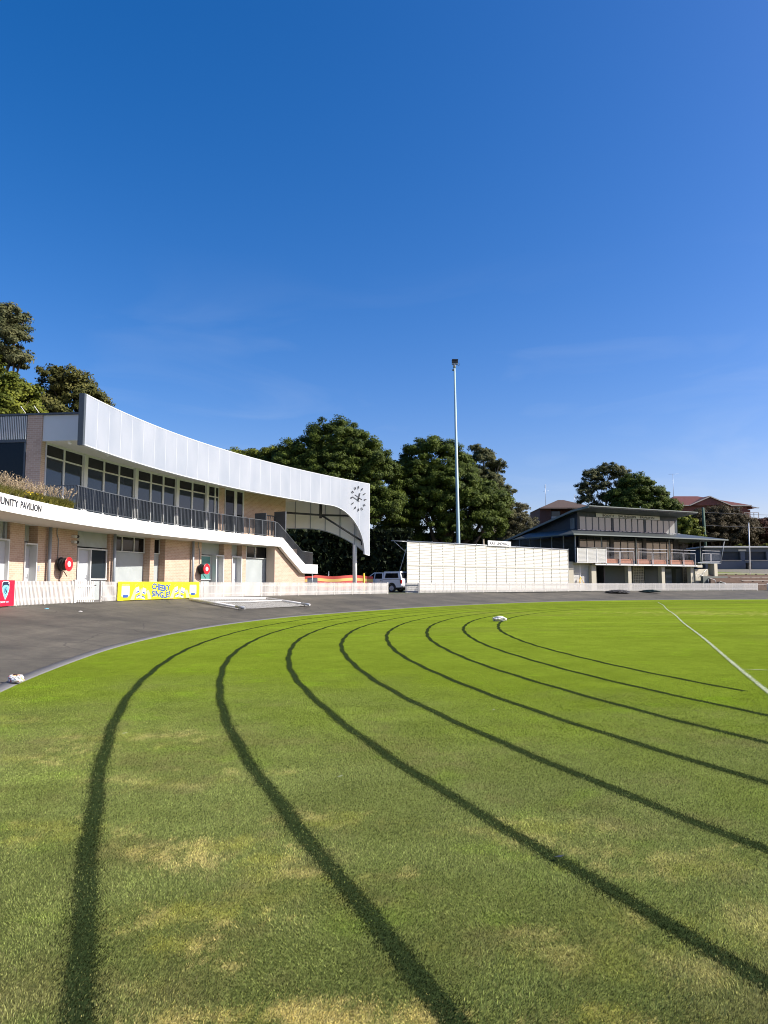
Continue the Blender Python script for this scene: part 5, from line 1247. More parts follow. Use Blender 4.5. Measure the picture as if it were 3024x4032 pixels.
part('bracket', MB().box(ident, 7.66, 7.84, 79.9, 80.1, 25.4, 25.55), M_CHAR, LT)
up_ = thing('utility_pole', (49.3, 112, 4), 'green painted timber utility pole behind the dark pavilion', 'utility pole')
part('pole', MB().tube([(49.3, 112, 3.5), (49.09, 112, 13.3)], .24, .2, n=10), M_GREENPOLE, up_); part('cap', MB().lathe((49.09, 112, 13.3), (0, 0, 1), [(0, .2), (.06, .1), (.08, 0)], 10), M_DARK, up_)
for z, l, x1 in ((10.6, 'lower overhead wire running right from the green pole', 110), (12.6, 'upper overhead wire running right from the green pole', 110)):
    P = [(49.15 + (x1 - 49.15) * t, 112 + 10 * t, z - .9 * 4 * t * (1 - t) + 1.5 * t) for t in np.linspace(0, 1, 14)]
    solo('overhead_wire', MB().tube(P, .028, n=4, caps=False), M_DARK, P[0], l, 'wire', 'overhead wires by the green pole')
P = [(14 + 24 * t, 122 - 2 * t, 9.6 + 1.4 * t - .8 * 4 * t * (1 - t)) for t in np.linspace(0, 1, 12)]
solo('overhead_wire', MB().tube(P, .025, n=4, caps=False), M_PIPE, P[0], 'thin wire crossing the grey scrub behind the name board', 'wire')

# ------------------------------------------------------------------ houses on the hill
def hip(mb, x0, x1, y0, y1, z, h, ov=.7, rx0=None, rx1=None):
    X0, X1, Y0, Y1 = x0 - ov, x1 + ov, y0 - ov, y1 + ov; ym = (Y0 + Y1) / 2; d = (Y1 - Y0) / 2
    a = X0 + d if rx0 is None else rx0; b = X1 - d if rx1 is None else rx1
    A, B_, C_, D_ = (X0, Y0, z), (X1, Y0, z), (X1, Y1, z), (X0, Y1, z); E_, G_ = (a, ym, z + h), (b, ym, z + h); sl_ = math.hypot(d, h)
    mb.face([A, B_, G_, E_], [(X0, 0), (X1, 0), (b, sl_), (a, sl_)]); mb.face([B_, C_, G_], [(Y0, 0), (Y1, 0), (ym, sl_)]); mb.face([C_, D_, E_, G_], [(X1, 0), (X0, 0), (a, sl_), (b, sl_)]); mb.face([D_, A, E_], [(Y1, 0), (Y0, 0), (ym, sl_)])
    mb.face([A, D_, C_, B_]); return mb
BH = thing('brown_house', (33, 134, 9), 'dark brown brick house with brown hip roof above the dark pavilion', 'house')
mb = MB(); mb.box(ident, 27.9, 29.9, 130.4, 139, 7, 15.1); mb.box(ident, 29.905, 40, 132.2, 139, 7, 15.1); mb.box(ident, 29.905, 40, 130.4, 132.2, 7, 12.9); part('wall', mb, M_BROWNBRICK, BH)
r_ = part('roof', hip(MB(), 28.4, 37.5, 130.4, 138.5, 15.1, 2.0, .7, 32.2, 33.2), M_BROWNTILE, BH); part('gutter', MB().box(ident, 27.7, 40.7, 129.55, 129.7, 14.98, 15.14), M_BROWNTILE, r_)
w = part('window', MB().box(ident, 30.3, 32.0, 132.12, 132.2, 13.2, 14.8), M_CHAR, BH); part('pane', MB().box(ident, 30.4, 31.9, 132.08, 132.12, 13.25, 14.75), M_GLASSBLUE, w)
mb = MB(); mb.box(ident, 29.95, 36, 130.3, 130.36, 13.5, 13.6)
for k in range(28): mb.box(ident, 30 + k * .2, 30.06 + k * .2, 130.3, 130.35, 12.9, 13.5)
part('balcony_rail', mb, M_WHITE, BH)
RH = thing('red_house', (70, 155, 9), 'red brick house with red tiled roof, white gable trim and corner balcony', 'house')
mb = MB(); mb.box(ident, 61, 75.2, 150.6, 160, 8, 17.7); mb.box(ident, 75.205, 76.4, 151.8, 160, 8, 17.0); mb.box(ident, 73.8, 76.8, 149.3, 150.595, 8, 15.0); part('wall', mb, M_TERRA, RH)
r_ = MB(); hip(r_, 58.6, 75.2, 150.6, 160, 17.8, 2.5, .6, 62.0, 67.0); r_.face([(75.0, 150.0, 17.72), (77.2, 150.0, 17.3), (77.2, 160, 17.3), (75.0, 160, 18.2)])
r_.face([(63.0, 149.9, 17.85), (67.3, 149.9, 19.75), (67.3, 155, 19.9), (63.0, 153, 17.9)]); r_.face([(67.3, 149.9, 19.75), (71.6, 149.9, 17.85), (71.6, 153, 17.9), (67.3, 155, 19.9)])
ro = part('roof', r_, M_REDTILE, RH); gb = MB(); gb.poly(ident, [(63.4, 17.75), (71.2, 17.75), (67.3, 19.5)], 150.1, 150.55); part('gable', gb, M_TERRA, RH)
mb = MB(); mb.poly(ident, [(63.0, 17.65), (63.0, 17.85), (67.3, 19.72), (67.3, 19.5)][::-1], 149.8, 149.95); mb.poly(ident, [(71.6, 17.65), (71.6, 17.85), (67.3, 19.72), (67.3, 19.5)], 149.8, 149.95); mb.box(ident, 71.6, 75.8, 149.85, 149.99, 17.6, 17.85); mb.box(ident, 75.9, 77.3, 149.85, 149.99, 17.15, 17.32); mb.box(ident, 58, 63, 149.85, 149.99, 17.65, 17.85)
part('fascia_board', mb, M_SLAB, ro)
mb = MB(); mb.box(ident, 73.8, 76.8, 149.2, 149.26, 16.15, 16.25); mb.box(ident, 73.8, 76.8, 149.2, 149.26, 15.05, 15.15)
for k in range(4): mb.box(ident, 73.8 + k * .97, 73.92 + k * .97, 149.19, 149.27, 15.15, 16.15)
part('balcony_rail', mb, M_SLAB, RH); w = part('window', MB().box(ident, 72.3, 73.6, 150.52, 150.59, 15.6, 17.2), M_FRAME, RH); part('pane', MB().box(ident, 72.4, 73.5, 150.47, 150.52, 15.7, 17.1), M_GLASSBLUE, w)
GH = thing('grey_roofed_house', (84, 160, 9), 'distant house with grey roof at the right picture edge', 'house')
part('wall', MB().box(ident, 81, 92, 160, 168, 8, 14.5), M_TERRA, GH); part('roof', hip(MB(), 81, 92, 160, 168, 14.5, 1.9), M_ROOFGREY, GH)
def antenna(x, y, z0, z1, label, bars):
    a = thing('tv_antenna', (x, y, z0), label, 'antenna', 'rooftop antennas'); part('mast', MB().tube([(x, y, z0), (x, y, z1)], .045, .03, n=6), M_GALV, a)
    mb = MB()
    for z, l, dx_ in bars: mb.tube([(x - l + dx_, y, z), (x + l + dx_, y, z + .08)], .022, n=4)
    part('aerial', mb, M_GALV, a)
antenna(29.7, 133.5, 15.4, 19.9, 'thin antenna mast on the brown hip roof', [(18.6, .55, .1), (19.3, .2, 0), (19.5, .2, 0), (19.7, .2, 0)])
antenna(61.4, 154, 19.0, 24.9, 'tall antenna mast on the red tiled roof', [(24.85, 1.1, .2)])
antenna(36.2, 138, 15.6, 18.6, 'bare thin mast behind the brown hip roof beside the gum tree', [(18.4, .12, 0)])

# ------------------------------------------------------------------ white ute
UT = thing('white_ute', (-0.19, 68.5, .87), 'white dual cab utility with canopy parked between the fence end and sight screen', 'utility vehicle')
uang = math.atan2(.51, -.86); uc, us_ = math.cos(uang), math.sin(uang)
def uf(x, y, z): return (-0.19 + uc * x - us_ * y, 68.5 + us_ * x + uc * y, .87 + z)
def side_fn(y_of): return lambda u, v, z: uf(u, v, z)
def archpts(cx, r, n=8): return [(cx + r * math.cos(math.pi - math.pi * k / n), .42 + r * math.sin(math.pi - math.pi * k / n)) for k in range(n + 1)]
prof_u = [(-2.58, .5)] + [(-2.55, .45)] + archpts(-1.55, .45) + archpts(1.55, .45) + [(2.5, .42), (2.6, .55), (2.6, .78), (2.52, .98), (2.3, 1.06), (1.35, 1.16), (1.25, 1.18), (-2.5, 1.18), (-2.58, 1.1)]
mb = MB(); mb.poly(uf, prof_u, -.88, .88); part('body', mb, M_CARWHITE, UT)
def house(pts_low, pts_hi, y0, y1):
    """tapered greenhouse: lower outline (x,z) at half width y0, upper outline at y1"""
    mb = MB(); L = [uf(x, y0, z) for x, z in pts_low]; H_ = [uf(x, y1, z) for x, z in pts_hi]; L2 = [uf(x, -y0, z) for x, z in pts_low]; H2 = [uf(x, -y1, z) for x, z in pts_hi]
    mb.face([L[0], L[1], H_[1], H_[0]]); mb.face([L2[1], L2[0], H2[0], H2[1]]); mb.face([H_[0], H_[1], H2[1], H2[0]]); mb.face([L[1], L2[1], H2[1], H_[1]]); mb.face([L2[0], L[0], H_[0], H2[0]]); mb.face([L[0], L2[0], L2[1], L[1]]); return mb
part('cab', house([(-.62, 1.17), (1.3, 1.17)], [(-.55, 1.80), (.42, 1.80)], .87, .70), M_CARWHITE, UT)
part('canopy', house([(-2.55, 1.17), (-.64, 1.17)], [(-2.35, 1.88), (-.68, 1.88)], .87, .74), M_CARWHITE, UT)
def sidewin(x0, x1, x2, x3, z0, z1, y0, y1, sgn):
    mb = MB(); t0 = (z0 - 1.17) / .65; t1 = (z1 - 1.17) / .65; ya, yb = y0 + (y1 - y0) * t0 + .012, y0 + (y1 - y0) * t1 + .012
    mb.face([uf(x0, sgn * ya, z0), uf(x1, sgn * ya, z0), uf(x2, sgn * yb, z1), uf(x3, sgn * yb, z1)]); return mb
for s_ in (1, -1):
    part('side_window', sidewin(.36, 1.12, .40, .34, 1.22, 1.72, .87, .70, s_), M_GLASS, UT); part('side_window', sidewin(-.52, .26, .24, -.46, 1.22, 1.72, .87, .70, s_), M_GLASS, UT)
    part('side_window', sidewin(-2.25, -.82, -.86, -2.15, 1.28, 1.72, .87, .74, s_), M_GLASS, UT)
    mb = MB(); y = .884 * s_
    for x in (1.28, .3, -.6): mb.box(uf, x, x + .012, min(y, y - .005 * s_), max(y, y - .005 * s_), .52, 1.16)
    mb.box(uf, -2.5, -.63, min(.885 * s_, .875 * s_), max(.885 * s_, .875 * s_), 1.155, 1.185); part('panel_gap', mb, M_DARK, UT)
    for x in (.42, -.48): part('door_handle', MB().box(uf, x, x + .16, min(.88 * s_, .91 * s_), max(.88 * s_, .91 * s_), 1.02, 1.06), M_DARK, UT)
    part('wing_mirror', MB().box(uf, 1.05, 1.2, min(.88 * s_, 1.08 * s_), max(.88 * s_, 1.08 * s_), 1.18, 1.38), M_DARK, UT)
    part('tail_light', MB().box(uf, -2.6, -2.42, min(.78 * s_, .9 * s_), max(.78 * s_, .9 * s_), .78, 1.12), M_LAMPRED, UT)
    part('headlight', MB().box(uf, 2.38, 2.585, min(.6 * s_, .89 * s_), max(.6 * s_, .89 * s_), .82, .99), M_CHROME, UT)
    for x in (-1.55, 1.55):
        w = part('wheel', MB().lathe(uf(x, .66 * s_, .37), Vector(uf(0, s_, 0)) - Vector(uf(0, 0, 0)), [(0, .2), (0, .33), (.03, .37), (.2, .37), (.235, .33), (.235, .23)], 24), M_BLACK, UT)
        part('rim', MB().lathe(uf(x, .66 * s_, .37), Vector(uf(0, s_, 0)) - Vector(uf(0, 0, 0)), [(.225, .23), (.19, .2), (.2, .1), (.22, .06), (.22, 0)], 24), M_GALV, w)
part('windscreen', MB().poly(uf, [(1.22, 1.2), (1.27, 1.2), (.47, 1.77), (.42, 1.77)], -.66, .66), M_GLASS, UT)
part('rear_window', MB().poly(uf, [(-2.545, 1.25), (-2.52, 1.25), (-2.40, 1.78), (-2.425, 1.78)], -.62, .62), M_GLASS, UT)
part('bumper', MB().box(uf, 2.45, 2.68, -.88, .88, .36, .62), M_DARK, UT); part('bumper', MB().box(uf, -2.74, -2.58, -.85, .85, .45, .62), M_CHROME, UT)
part('underbody', MB().box(uf, -2.4, 2.4, -.62, .62, .28, .46), M_BLACK, UT); part('number_plate', MB().box(uf, -2.6, -2.585, -.2, .2, .7, .82), M_FRAME, UT)

# barrier mesh, bollard, air conditioner, low wall
BM_ = thing('barrier_mesh', (-4.5, 66, .9), 'red and yellow striped barrier mesh strung behind the white column', 'barrier')
def barmat():
    m, nt, b = newmat('striped_barrier'); uv = nd(nt, 'ShaderNodeUVMap'); sp = nd(nt, 'ShaderNodeSeparateXYZ'); nt.links.new(uv.outputs['UV'], sp.inputs[0])
    a = nd(nt, 'ShaderNodeMath', operation='MULTIPLY'); a.inputs[1].default_value = 3.0; nt.links.new(sp.outputs[1], a.inputs[0]); f = nd(nt, 'ShaderNodeMath', operation='FRACT'); nt.links.new(a.outputs[0], f.inputs[0])
    g = nd(nt, 'ShaderNodeMath', operation='GREATER_THAN'); g.inputs[1].default_value = .5; nt.links.new(f.outputs[0], g.inputs[0])
    mx = nd(nt, 'ShaderNodeMix', data_type='RGBA'); mx.inputs['A'].default_value = (.46, .06, .045, 1); mx.inputs['B'].default_value = (.62, .44, .13, 1); nt.links.new(g.outputs[0], mx.inputs['Factor']); nt.links.new(mx.outputs['Result'], b.inputs['Base Color']); b.inputs['Roughness'].default_value = .7
    return m
mb = MB(); N_ = 40
for k in range(N_):
    x0, x1 = -9.2 + 8.2 * k / N_, -9.2 + 8.2 * (k + 1) / N_
    def yo(x): return 66 + .12 * math.sin(x * 2.1) + .5 * (x + 4.5)
    def zt(x): return 2.36 + .06 * math.sin(x * 1.7) - (.12 if x < -6.2 else 0)
    mb.face([(x0, yo(x0), zt(x0) - 1.25), (x1, yo(x1), zt(x1) - 1.25), (x1, yo(x1), zt(x1)), (x0, yo(x0), zt(x0))], [(x0, .0), (x1, .0), (x1, .83), (x0, .83)], smooth=True)
part('mesh', mb, barmat(), BM_)
for x, h in ((-8.8, 2.4), (-4.97, 2.75), (-1.2, 2.4)): part('stake', MB().tube([(x, 66.25 + .5 * (x + 4.5), .85), (x, 66.2 + .5 * (x + 4.5), h)], .025, n=6), M_GALV, BM_)
bo = thing('bollard', (-1.68, 61.2, .85), 'yellow steel bollard between the white column and the ute', 'bollard')
part('post', MB().tube([(-1.68, 61.2, .83), (-1.68, 61.2, 2.45)], .085, n=14), M_YELLOW, bo); part('cap', MB().lathe((-1.68, 61.2, 2.45), (0, 0, 1), [(0, .085), (.03, .07), (.05, 0)], 14), M_YELLOW, bo)
ac = thing('condenser_unit', (-5.5, 57, .85), 'grey air conditioner unit under the stair landing', 'air conditioner')
part('casing', MB().box(ident, -5.95, -5.2, 57, 57.5, .9, 2.1), M_PIPE, ac); mb = MB()
for k in range(7): mb.box(ident, -5.85, -5.3, 56.97, 56.998, 1.05 + k * .09, 1.1 + k * .09)
part('grille', mb, M_DARK, ac)
solo('low_wall', MB().box(ident, -8.2, -6.1, 57.6, 57.9, .8, 1.75), M_BRICK, (-7, 57.7, .8), 'low brick wall in shade beside the air conditioner', 'wall')
mb = MB(); 
for x in (-6.6, -5.5): mb.tube([(x, 56.2, .84), (x, 56.2, 2.45)], .025, n=6)
mb.tube([(-7, 56.2, 2.45), (-5.1, 56.2, 2.42)], .03, n=6); solo('tube_rail', mb, M_GALV, (-6, 56.2, .84), 'thin metal tube rail under the white stair landing', 'rail')

# ------------------------------------------------------------------ trees
def tree(name, label, base, trunk_r, blobs, leaf, size, per, mat, bark=M_BARK, group='trees behind the ground', seed=1, clump=1.0, fill=0.5, flat=1.0, fork=0.35, limbs=True):
    r = np.random.default_rng(seed)
    b = Vector(base); T_ = thing(name, base, label, 'tree', group)
    tops = np.array([bb[:3] for bb in blobs]); cen = Vector(tops.mean(0))
    mb = MB(); f0 = b + (Vector((cen.x, cen.y, b.z)) - b) * .5 + Vector((0, 0, (cen.z - b.z) * fork))
    mb.tube([b - Vector((0, 0, .3)), b + (f0 - b) * .5 + Vector((r.uniform(-.2, .2), 0, 0)), f0], trunk_r, trunk_r * .72, n=10)
    part('trunk', mb, bark, T_)
    mb = MB()
    for bb in blobs:
        c = Vector(bb[:3]); mid = f0 * .45 + c * .55 + Vector((r.uniform(-.5, .5), r.uniform(-.5, .5), -.3 * bb[5]))
        mb.tube([f0, mid, c], trunk_r * .5, trunk_r * .12, n=6)
        for k in range(3):
            d = Vector(r.normal(size=3)); d.z = abs(d.z) * .6; d.normalize(); mb.tube([mid * .4 + c * .6, c + Vector((d.x * bb[3], d.y * bb[4], d.z * bb[5])) * .8], trunk_r * .14, trunk_r * .04, n=5)
    if limbs: part('branch', mb, bark, T_)
    Vs = []; rn = []
    for bb in blobs:
        c = np.array(bb[:3]); rad = np.array(bb[3:6]); area = (rad[0] * rad[1] + rad[0] * rad[2] + rad[1] * rad[2]) / 3 * 4 * math.pi
        nc = max(6, int(area / (clump * clump) * (bb[6] if len(bb) > 6 else 1.0) * .78))
        d = r.normal(size=(nc, 3)); d /= np.linalg.norm(d, axis=1)[:, None]; d[:, 2] = np.where(d[:, 2] < -.55, -d[:, 2] * .6, d[:, 2]); d /= np.linalg.norm(d, axis=1)[:, None]
        rr = 1 - fill * r.random(nc) ** 2.2; cc = c + d * rad * rr[:, None] * (1 + .10 * r.normal(size=nc))[:, None]
        shade = r.random(nc)
        n = per; L = r.normal(size=(nc, n, 3)); L /= np.linalg.norm(L, axis=2)[:, :, None]
        cs = clump * (.55 + .5 * r.random(nc)); pos = cc[:, None] + L * (cs[:, None] * r.random((nc, n)) ** .5)[:, :, None] * np.array([1, 1, .62 * flat])
        nrm = L * .7 + d[:, None] * .7 + np.array([0, 0, .35]) + r.normal(size=(nc, n, 3)) * .45; nrm /= np.linalg.norm(nrm, axis=2)[:, :, None]
        t1 = np.cross(nrm, r.normal(size=(nc, n, 3))); t1 /= np.linalg.norm(t1, axis=2)[:, :, None]; t2 = np.cross(nrm, t1)
        s1 = (size * (.6 + .8 * r.random((nc, n))))[:, :, None]; s2 = s1 * leaf
        q = np.stack([pos - t1 * s1, pos - t2 * s2 + t1 * s1 * .1, pos + t1 * s1, pos + t2 * s2 + t1 * s1 * .1], 2)
        Vs.append(q.reshape(-1, 3)); rn.append(np.clip(shade[:, None] * .55 + .45 * r.random((nc, n)), 0, 1).ravel())
    V = np.concatenate(Vs); rn = np.concatenate(rn)
    o = npobj('crown', V, np.arange(len(V)).reshape(-1, 4), mat, {'rnd': ('FLOAT', 'FACE', rn)}, loc=tuple(base)); o.location = (0, 0, 0); o.parent = T_
    return T_
# left side, above the terrace
tree('gum_tree', 'tall sparse tree cut by the left picture edge, highest crown', (-31, 52, 1), .45, [(-27.0, 51, 20.3, 1.3, 1.5, 1.2), (-26.2, 50.5, 18.9, .9, 1.2, .8), (-27.2, 50.5, 17.7, 1.1, 1.4, .8), (-25.7, 50.5, 17.4, .75, .9, .6), (-30, 52, 18.5, 2.2, 2.2, 2.0)], .5, .11, 130, L_GUM, seed=3, clump=.62, fill=.75)
tree('broad_tree', 'dense bright green tree behind the roof terrace at the left edge', (-25, 44, 1), .4, [(-24.2, 43, 12.6, 2.7, 2.4, 2.6), (-22.2, 42.5, 11.6, 1.9, 2, 2.0), (-25.5, 43, 14.0, 2.2, 2.2, 1.7), (-21.9, 42.5, 9.6, 1.7, 1.8, 1.8), (-24.5, 42.5, 9.8, 2.6, 2, 2.4)], .6, .105, 140, L_FIG2, seed=4, clump=.6, fill=.5)
tree('spreading_tree', 'brownish spreading tree with sky gaps just left of the canopy end', (-23.5, 56, 1), .4, [(-24.5, 55, 16.6, 2.1, 2.2, 1.5, .8), (-22.7, 55, 15.2, 1.6, 2, 1.2, .8), (-26.2, 55, 15.2, 1.9, 2.2, 1.5, .8), (-24.5, 54.5, 13.8, 2.4, 2.2, 1.3, .55), (-21.4, 55, 14.2, 1.2, 1.6, .8, .8), (-22.8, 54.5, 12.6, 1.9, 2, 1.2, .7), (-21.5, 55, 12.9, 1.1, 1.4, .8, .8), (-25.5, 54.5, 12.0, 2.2, 2, 1.3, .7)], .55, .12, 110, L_OLIVE, seed=5, clump=.66, fill=.65)
# main fig masses
tree('fig_tree', 'largest rounded dark fig tree behind the canopy with the clock', (-5.5, 86, 1.2), .9, [(-5.6, 85, 17.6, 3.9, 3.6, 3.2), (-8.9, 85, 16.0, 3.3, 3.2, 2.9), (-3.3, 84.5, 15.8, 3.6, 3.4, 3.2), (-1.3, 84.5, 13.4, 3.2, 3.2, 3.2), (-6.5, 83.5, 13.2, 4.6, 3.6, 3.4), (-.4, 84, 10.2, 2.8, 3, 2.6), (-11.6, 85, 15.0, 2.6, 3, 2.6), (-3.5, 83.5, 10.8, 4.0, 3.2, 2.8), (-8, 83.5, 9.5, 4, 3, 3.2)], .6, .115, 190, L_FIG, seed=8, clump=.85, fill=.35)
tree('fig_tree', 'low flat topped fig tree just above the canopy roof', (-17, 88, 1.2), .5, [(-15.4, 87, 16.0, 2.6, 2.4, 1.7), (-17.6, 87, 16.3, 1.9, 2.2, 1.4), (-13.2, 87, 15.6, 2.4, 2.4, 2.2), (-16, 87, 13, 4, 3, 2.8)], .6, .12, 160, L_FIG2, seed=9, clump=.8, fill=.4)
tree('fig_tree', 'broad dark green fig tree directly behind the floodlight pole', (7.5, 92, 1.2), .9, [(6.0, 90, 16.9, 3.7, 3.4, 2.6), (8.9, 90, 14.6, 3.1, 3.2, 2.6), (4.0, 89.5, 14.2, 3.0, 3.2, 2.8), (11.3, 90, 12.2, 2.8, 3, 2.4), (7.2, 88.8, 13.2, 4.2, 3.2, 2.8), (13.4, 90, 11.2, 2.3, 2.6, 2.2), (9.8, 88.8, 10.8, 3.8, 3.0, 2.5), (5.2, 89, 10.0, 3.8, 3.0, 2.6), (12.6, 89.5, 8.6, 2.4, 2.6, 2.4), (8.3, 89, 8.0, 2.6, 2.4, 1.9)], .6, .12, 190, L_FIG, seed=10, clump=.88, fill=.35)
tree('fig_tree', 'narrow dark tree filling the gap between the two big fig trees', (1.8, 92, 1.2), .6, [(.6, 92, 15.4, 1.9, 2.2, 2.0), (2.4, 92, 13.6, 1.9, 2.2, 2.2), (2.6, 91, 9.4, 2.2, 2.4, 2.2), (.8, 91, 7.0, 2.6, 2.4, 2.2), (3.4, 91, 6.6, 2.2, 2.2, 2)], .6, .12, 160, L_FIG, seed=12, clump=.85, fill=.4)
tree('gum_tree', 'pale green gum tree showing above the right shoulder of the fig', (14.5, 106, 2), .4, [(14.4, 105, 19.9, 1.7, 1.8, 1.3), (12.0, 105, 19.6, 1.2, 1.2, .7, .8), (16.2, 105, 18.4, 1.5, 1.6, 1.2), (13.6, 105, 17.3, 1.8, 2, 1.4), (15.6, 105, 16.2, 1.7, 1.8, 1.3), (17.1, 105, 14.2, 1.7, 1.8, 1.6), (13.0, 105, 21.4, .75, .9, .45), (16.8, 105, 12, 1.9, 2, 1.6)], .5, .14, 90, L_GUM, M_PALEBARK, seed=13, clump=.62, fill=.6)
tree('scrub_tree', 'grey brown thin scrub tree left of the brown house', (20, 110, 2), .25, [(17.4, 108, 11.0, 1.9, 2, 2.0, .8), (19.3, 108, 11.2, 1.7, 2, 1.6, .7), (18.6, 108, 9.0, 1.9, 2, 2.6, .8), (21.0, 108, 9.6, 1.8, 1.8, 2.3, .8), (20.2, 108, 12.4, 1.5, 1.6, 1.5, .6), (22.6, 108, 8.2, 1.5, 1.8, 2.0, .8), (18.4, 107, 6.6, 2.2, 2, 2.0), (21.6, 107, 6.4, 2.4, 2, 2.0)], .45, .12, 80, L_GREY, seed=14, clump=.62, fill=.7)
tree('gum_tree', 'open gum tree with visible limbs above the dark pavilion roof', (39, 127, 6), .35, [(36.4, 126, 20.0, 2.0, 2, 1.4, .8), (38.9, 126, 21.2, 2.2, 2, 1.4, .8), (41.0, 126, 20.4, 1.8, 2, 1.4, .8), (41.4, 126, 18.4, 1.5, 2, 1.2, .7), (35.0, 126, 18.0, 1.7, 1.8, 1.4, .8), (37.8, 126, 18.4, 1.8, 2, 1.1, .7), (35.2, 126, 16.2, 1.7, 1.8, 1.1, .8), (38.4, 126, 16.4, 1.5, 2, 1.0, .6), (36.8, 126, 14.6, 1.8, 2, 1.0, .7)], .45, .14, 80, L_GUM, M_PALEBARK, seed=15, clump=.66, fill=.75)
tree('fig_tree', 'dense dark rounded tree behind the pavilion sign, right of the open gum', (43, 124, 6), .6, [(42.6, 122, 17.6, 3.0, 3, 2.3), (40.4, 122, 15.8, 2.6, 2.8, 2.0), (45.2, 122, 15.8, 2.6, 2.8, 2.2), (43, 121.5, 14.2, 4.4, 3, 2.3), (47.2, 122, 14.0, 2.2, 2.6, 1.8), (39.6, 122, 13.6, 2.6, 2.8, 1.6), (46.4, 121.5, 12.4, 2.8, 2.6, 1.6)], .6, .14, 160, L_FIG, seed=16, clump=.88, fill=.35)
tree('small_tree', 'small bright rounded tree beside the right end of the dark pavilion', (46.6, 113, 4), .25, [(46.0, 112, 10.6, 1.8, 1.8, 1.5), (47.4, 112, 9.2, 1.5, 1.6, 1.5), (45.6, 112, 8.8, 1.6, 1.6, 1.5)], .6, .2, 60, L_FIG2, seed=17, clump=.66, fill=.4)
tree('scrub_tree', 'wide brownish bushy tree in front of the red house', (57, 127, 5), .4, [(54.2, 125, 12.0, 2.6, 2.6, 2.5), (57.4, 125, 12.5, 2.9, 2.8, 2.7), (60.4, 125, 11.6, 2.6, 2.6, 2.5), (55.2, 124, 10.2, 3.6, 2.8, 2.8), (59.4, 124, 9.8, 3.6, 2.8, 2.8), (62.4, 125, 10.2, 2.2, 2.4, 2.4)], .35, .15, 120, L_BROWN, seed=18, clump=.8, fill=.4)
tree('scrub_tree', 'rust tinted bush at the right picture edge below the red house', (67, 128, 5), .3, [(65.6, 126, 10.8, 2.2, 2.2, 2.2), (68.6, 126, 11.2, 2.4, 2.4, 2.4), (67, 125, 8.6, 3, 2.4, 2.2)], .45, .2, 60, L_RUST, seed=19, clump=.75, fill=.45)
for i, (x, y, z, s, l) in enumerate(((59.5, 113, 5.6, 1.5, 'yellow green shrub behind the amenities block at the right edge'), (55.5, 113, 5.8, 1.2, 'yellow green shrub behind the flagpole'), (52.0, 113, 5.6, 1.0, 'small olive shrub above the left shutter'))):
    tree('shrub', l, (x, y, z - 1.5), .08, [(x, y, z + .9, s * 1.3, s, s * .8), (x + .8, y, z + .5, s, s, s * .7)], .5, .16, 60, L_YEL if i < 2 else L_OLIVE, group='shrubs behind the amenities block', seed=30 + i, clump=.5, fill=.5)
# dark understorey below the figs
def mass(name, label, boxes, n, size, mat, seed):
    r = np.random.default_rng(seed); P = []
    tot = sum(b[6] for b in boxes)
    for x0, x1, y0, y1, z0, z1, wgt in boxes:
        k = int(n * wgt / tot); p = np.stack([r.uniform(x0, x1, k), r.uniform(y0, y1, k), z0 + (z1 - z0) * r.random(k) ** 1.1], -1); P.append(p)
    P = np.concatenate(P); k = len(P); nm = r.normal(size=(k, 3)); nm /= np.linalg.norm(nm, axis=1)[:, None]; t1 = np.cross(nm, r.normal(size=(k, 3))); t1 /= np.linalg.norm(t1, axis=1)[:, None]; t2 = np.cross(nm, t1)
    s = size * (.6 + .8 * r.random(k))[:, None]; V = np.stack([P - t1 * s, P - t2 * s * .6, P + t1 * s, P + t2 * s * .6], 1).reshape(-1, 3)
    o = npobj(name, V, np.arange(len(V)).reshape(-1, 4), mat, {'rnd': ('FLOAT', 'FACE', r.random(k))}); tag(o, label, 'undergrowth', kind='stuff'); return o
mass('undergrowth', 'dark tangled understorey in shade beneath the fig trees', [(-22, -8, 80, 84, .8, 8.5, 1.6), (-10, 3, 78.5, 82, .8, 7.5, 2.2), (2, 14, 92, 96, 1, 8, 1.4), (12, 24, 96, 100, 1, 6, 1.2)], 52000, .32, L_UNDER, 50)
mass('hedge_mass', 'scrub covering the hillside between the houses', [(16, 34, 116, 124, 3, 10.5, 1.2), (44, 76, 128, 136, 6, 13, 1.2), (-60, -20, 90, 100, 2, 12, 1.2), (60, 110, 125, 135, 6, 11, 1.0)], 42000, .45, L_BROWN, 51)
for i, (x, y, h, l) in enumerate(((-.1, 79.5, 6.5, 'pale slender trunk in shade left of the sight screen'), (-3.6, 80.5, 6.0, 'dark slender trunk in shade behind the white column'), (11.9, 88, 7, 'pale forked trunk behind the name board'))):
    mb = MB(); mb.tube([(x, y, .9), (x + .15, y, h * .5), (x + .05, y, h)], .2, .12, n=8)
    if i == 2: mb.tube([(x + .1, y, h * .6), (x + 1.0, y, h * .95)], .1, .05, n=6); mb.tube([(x + .1, y, h * .6), (x - .8, y, h * .9)], .1, .05, n=6)
    solo('tree_trunk', mb, M_PALEBARK if i != 1 else M_BARK, (x, y, .9), l, 'trunk', 'bare trunks under the figs')

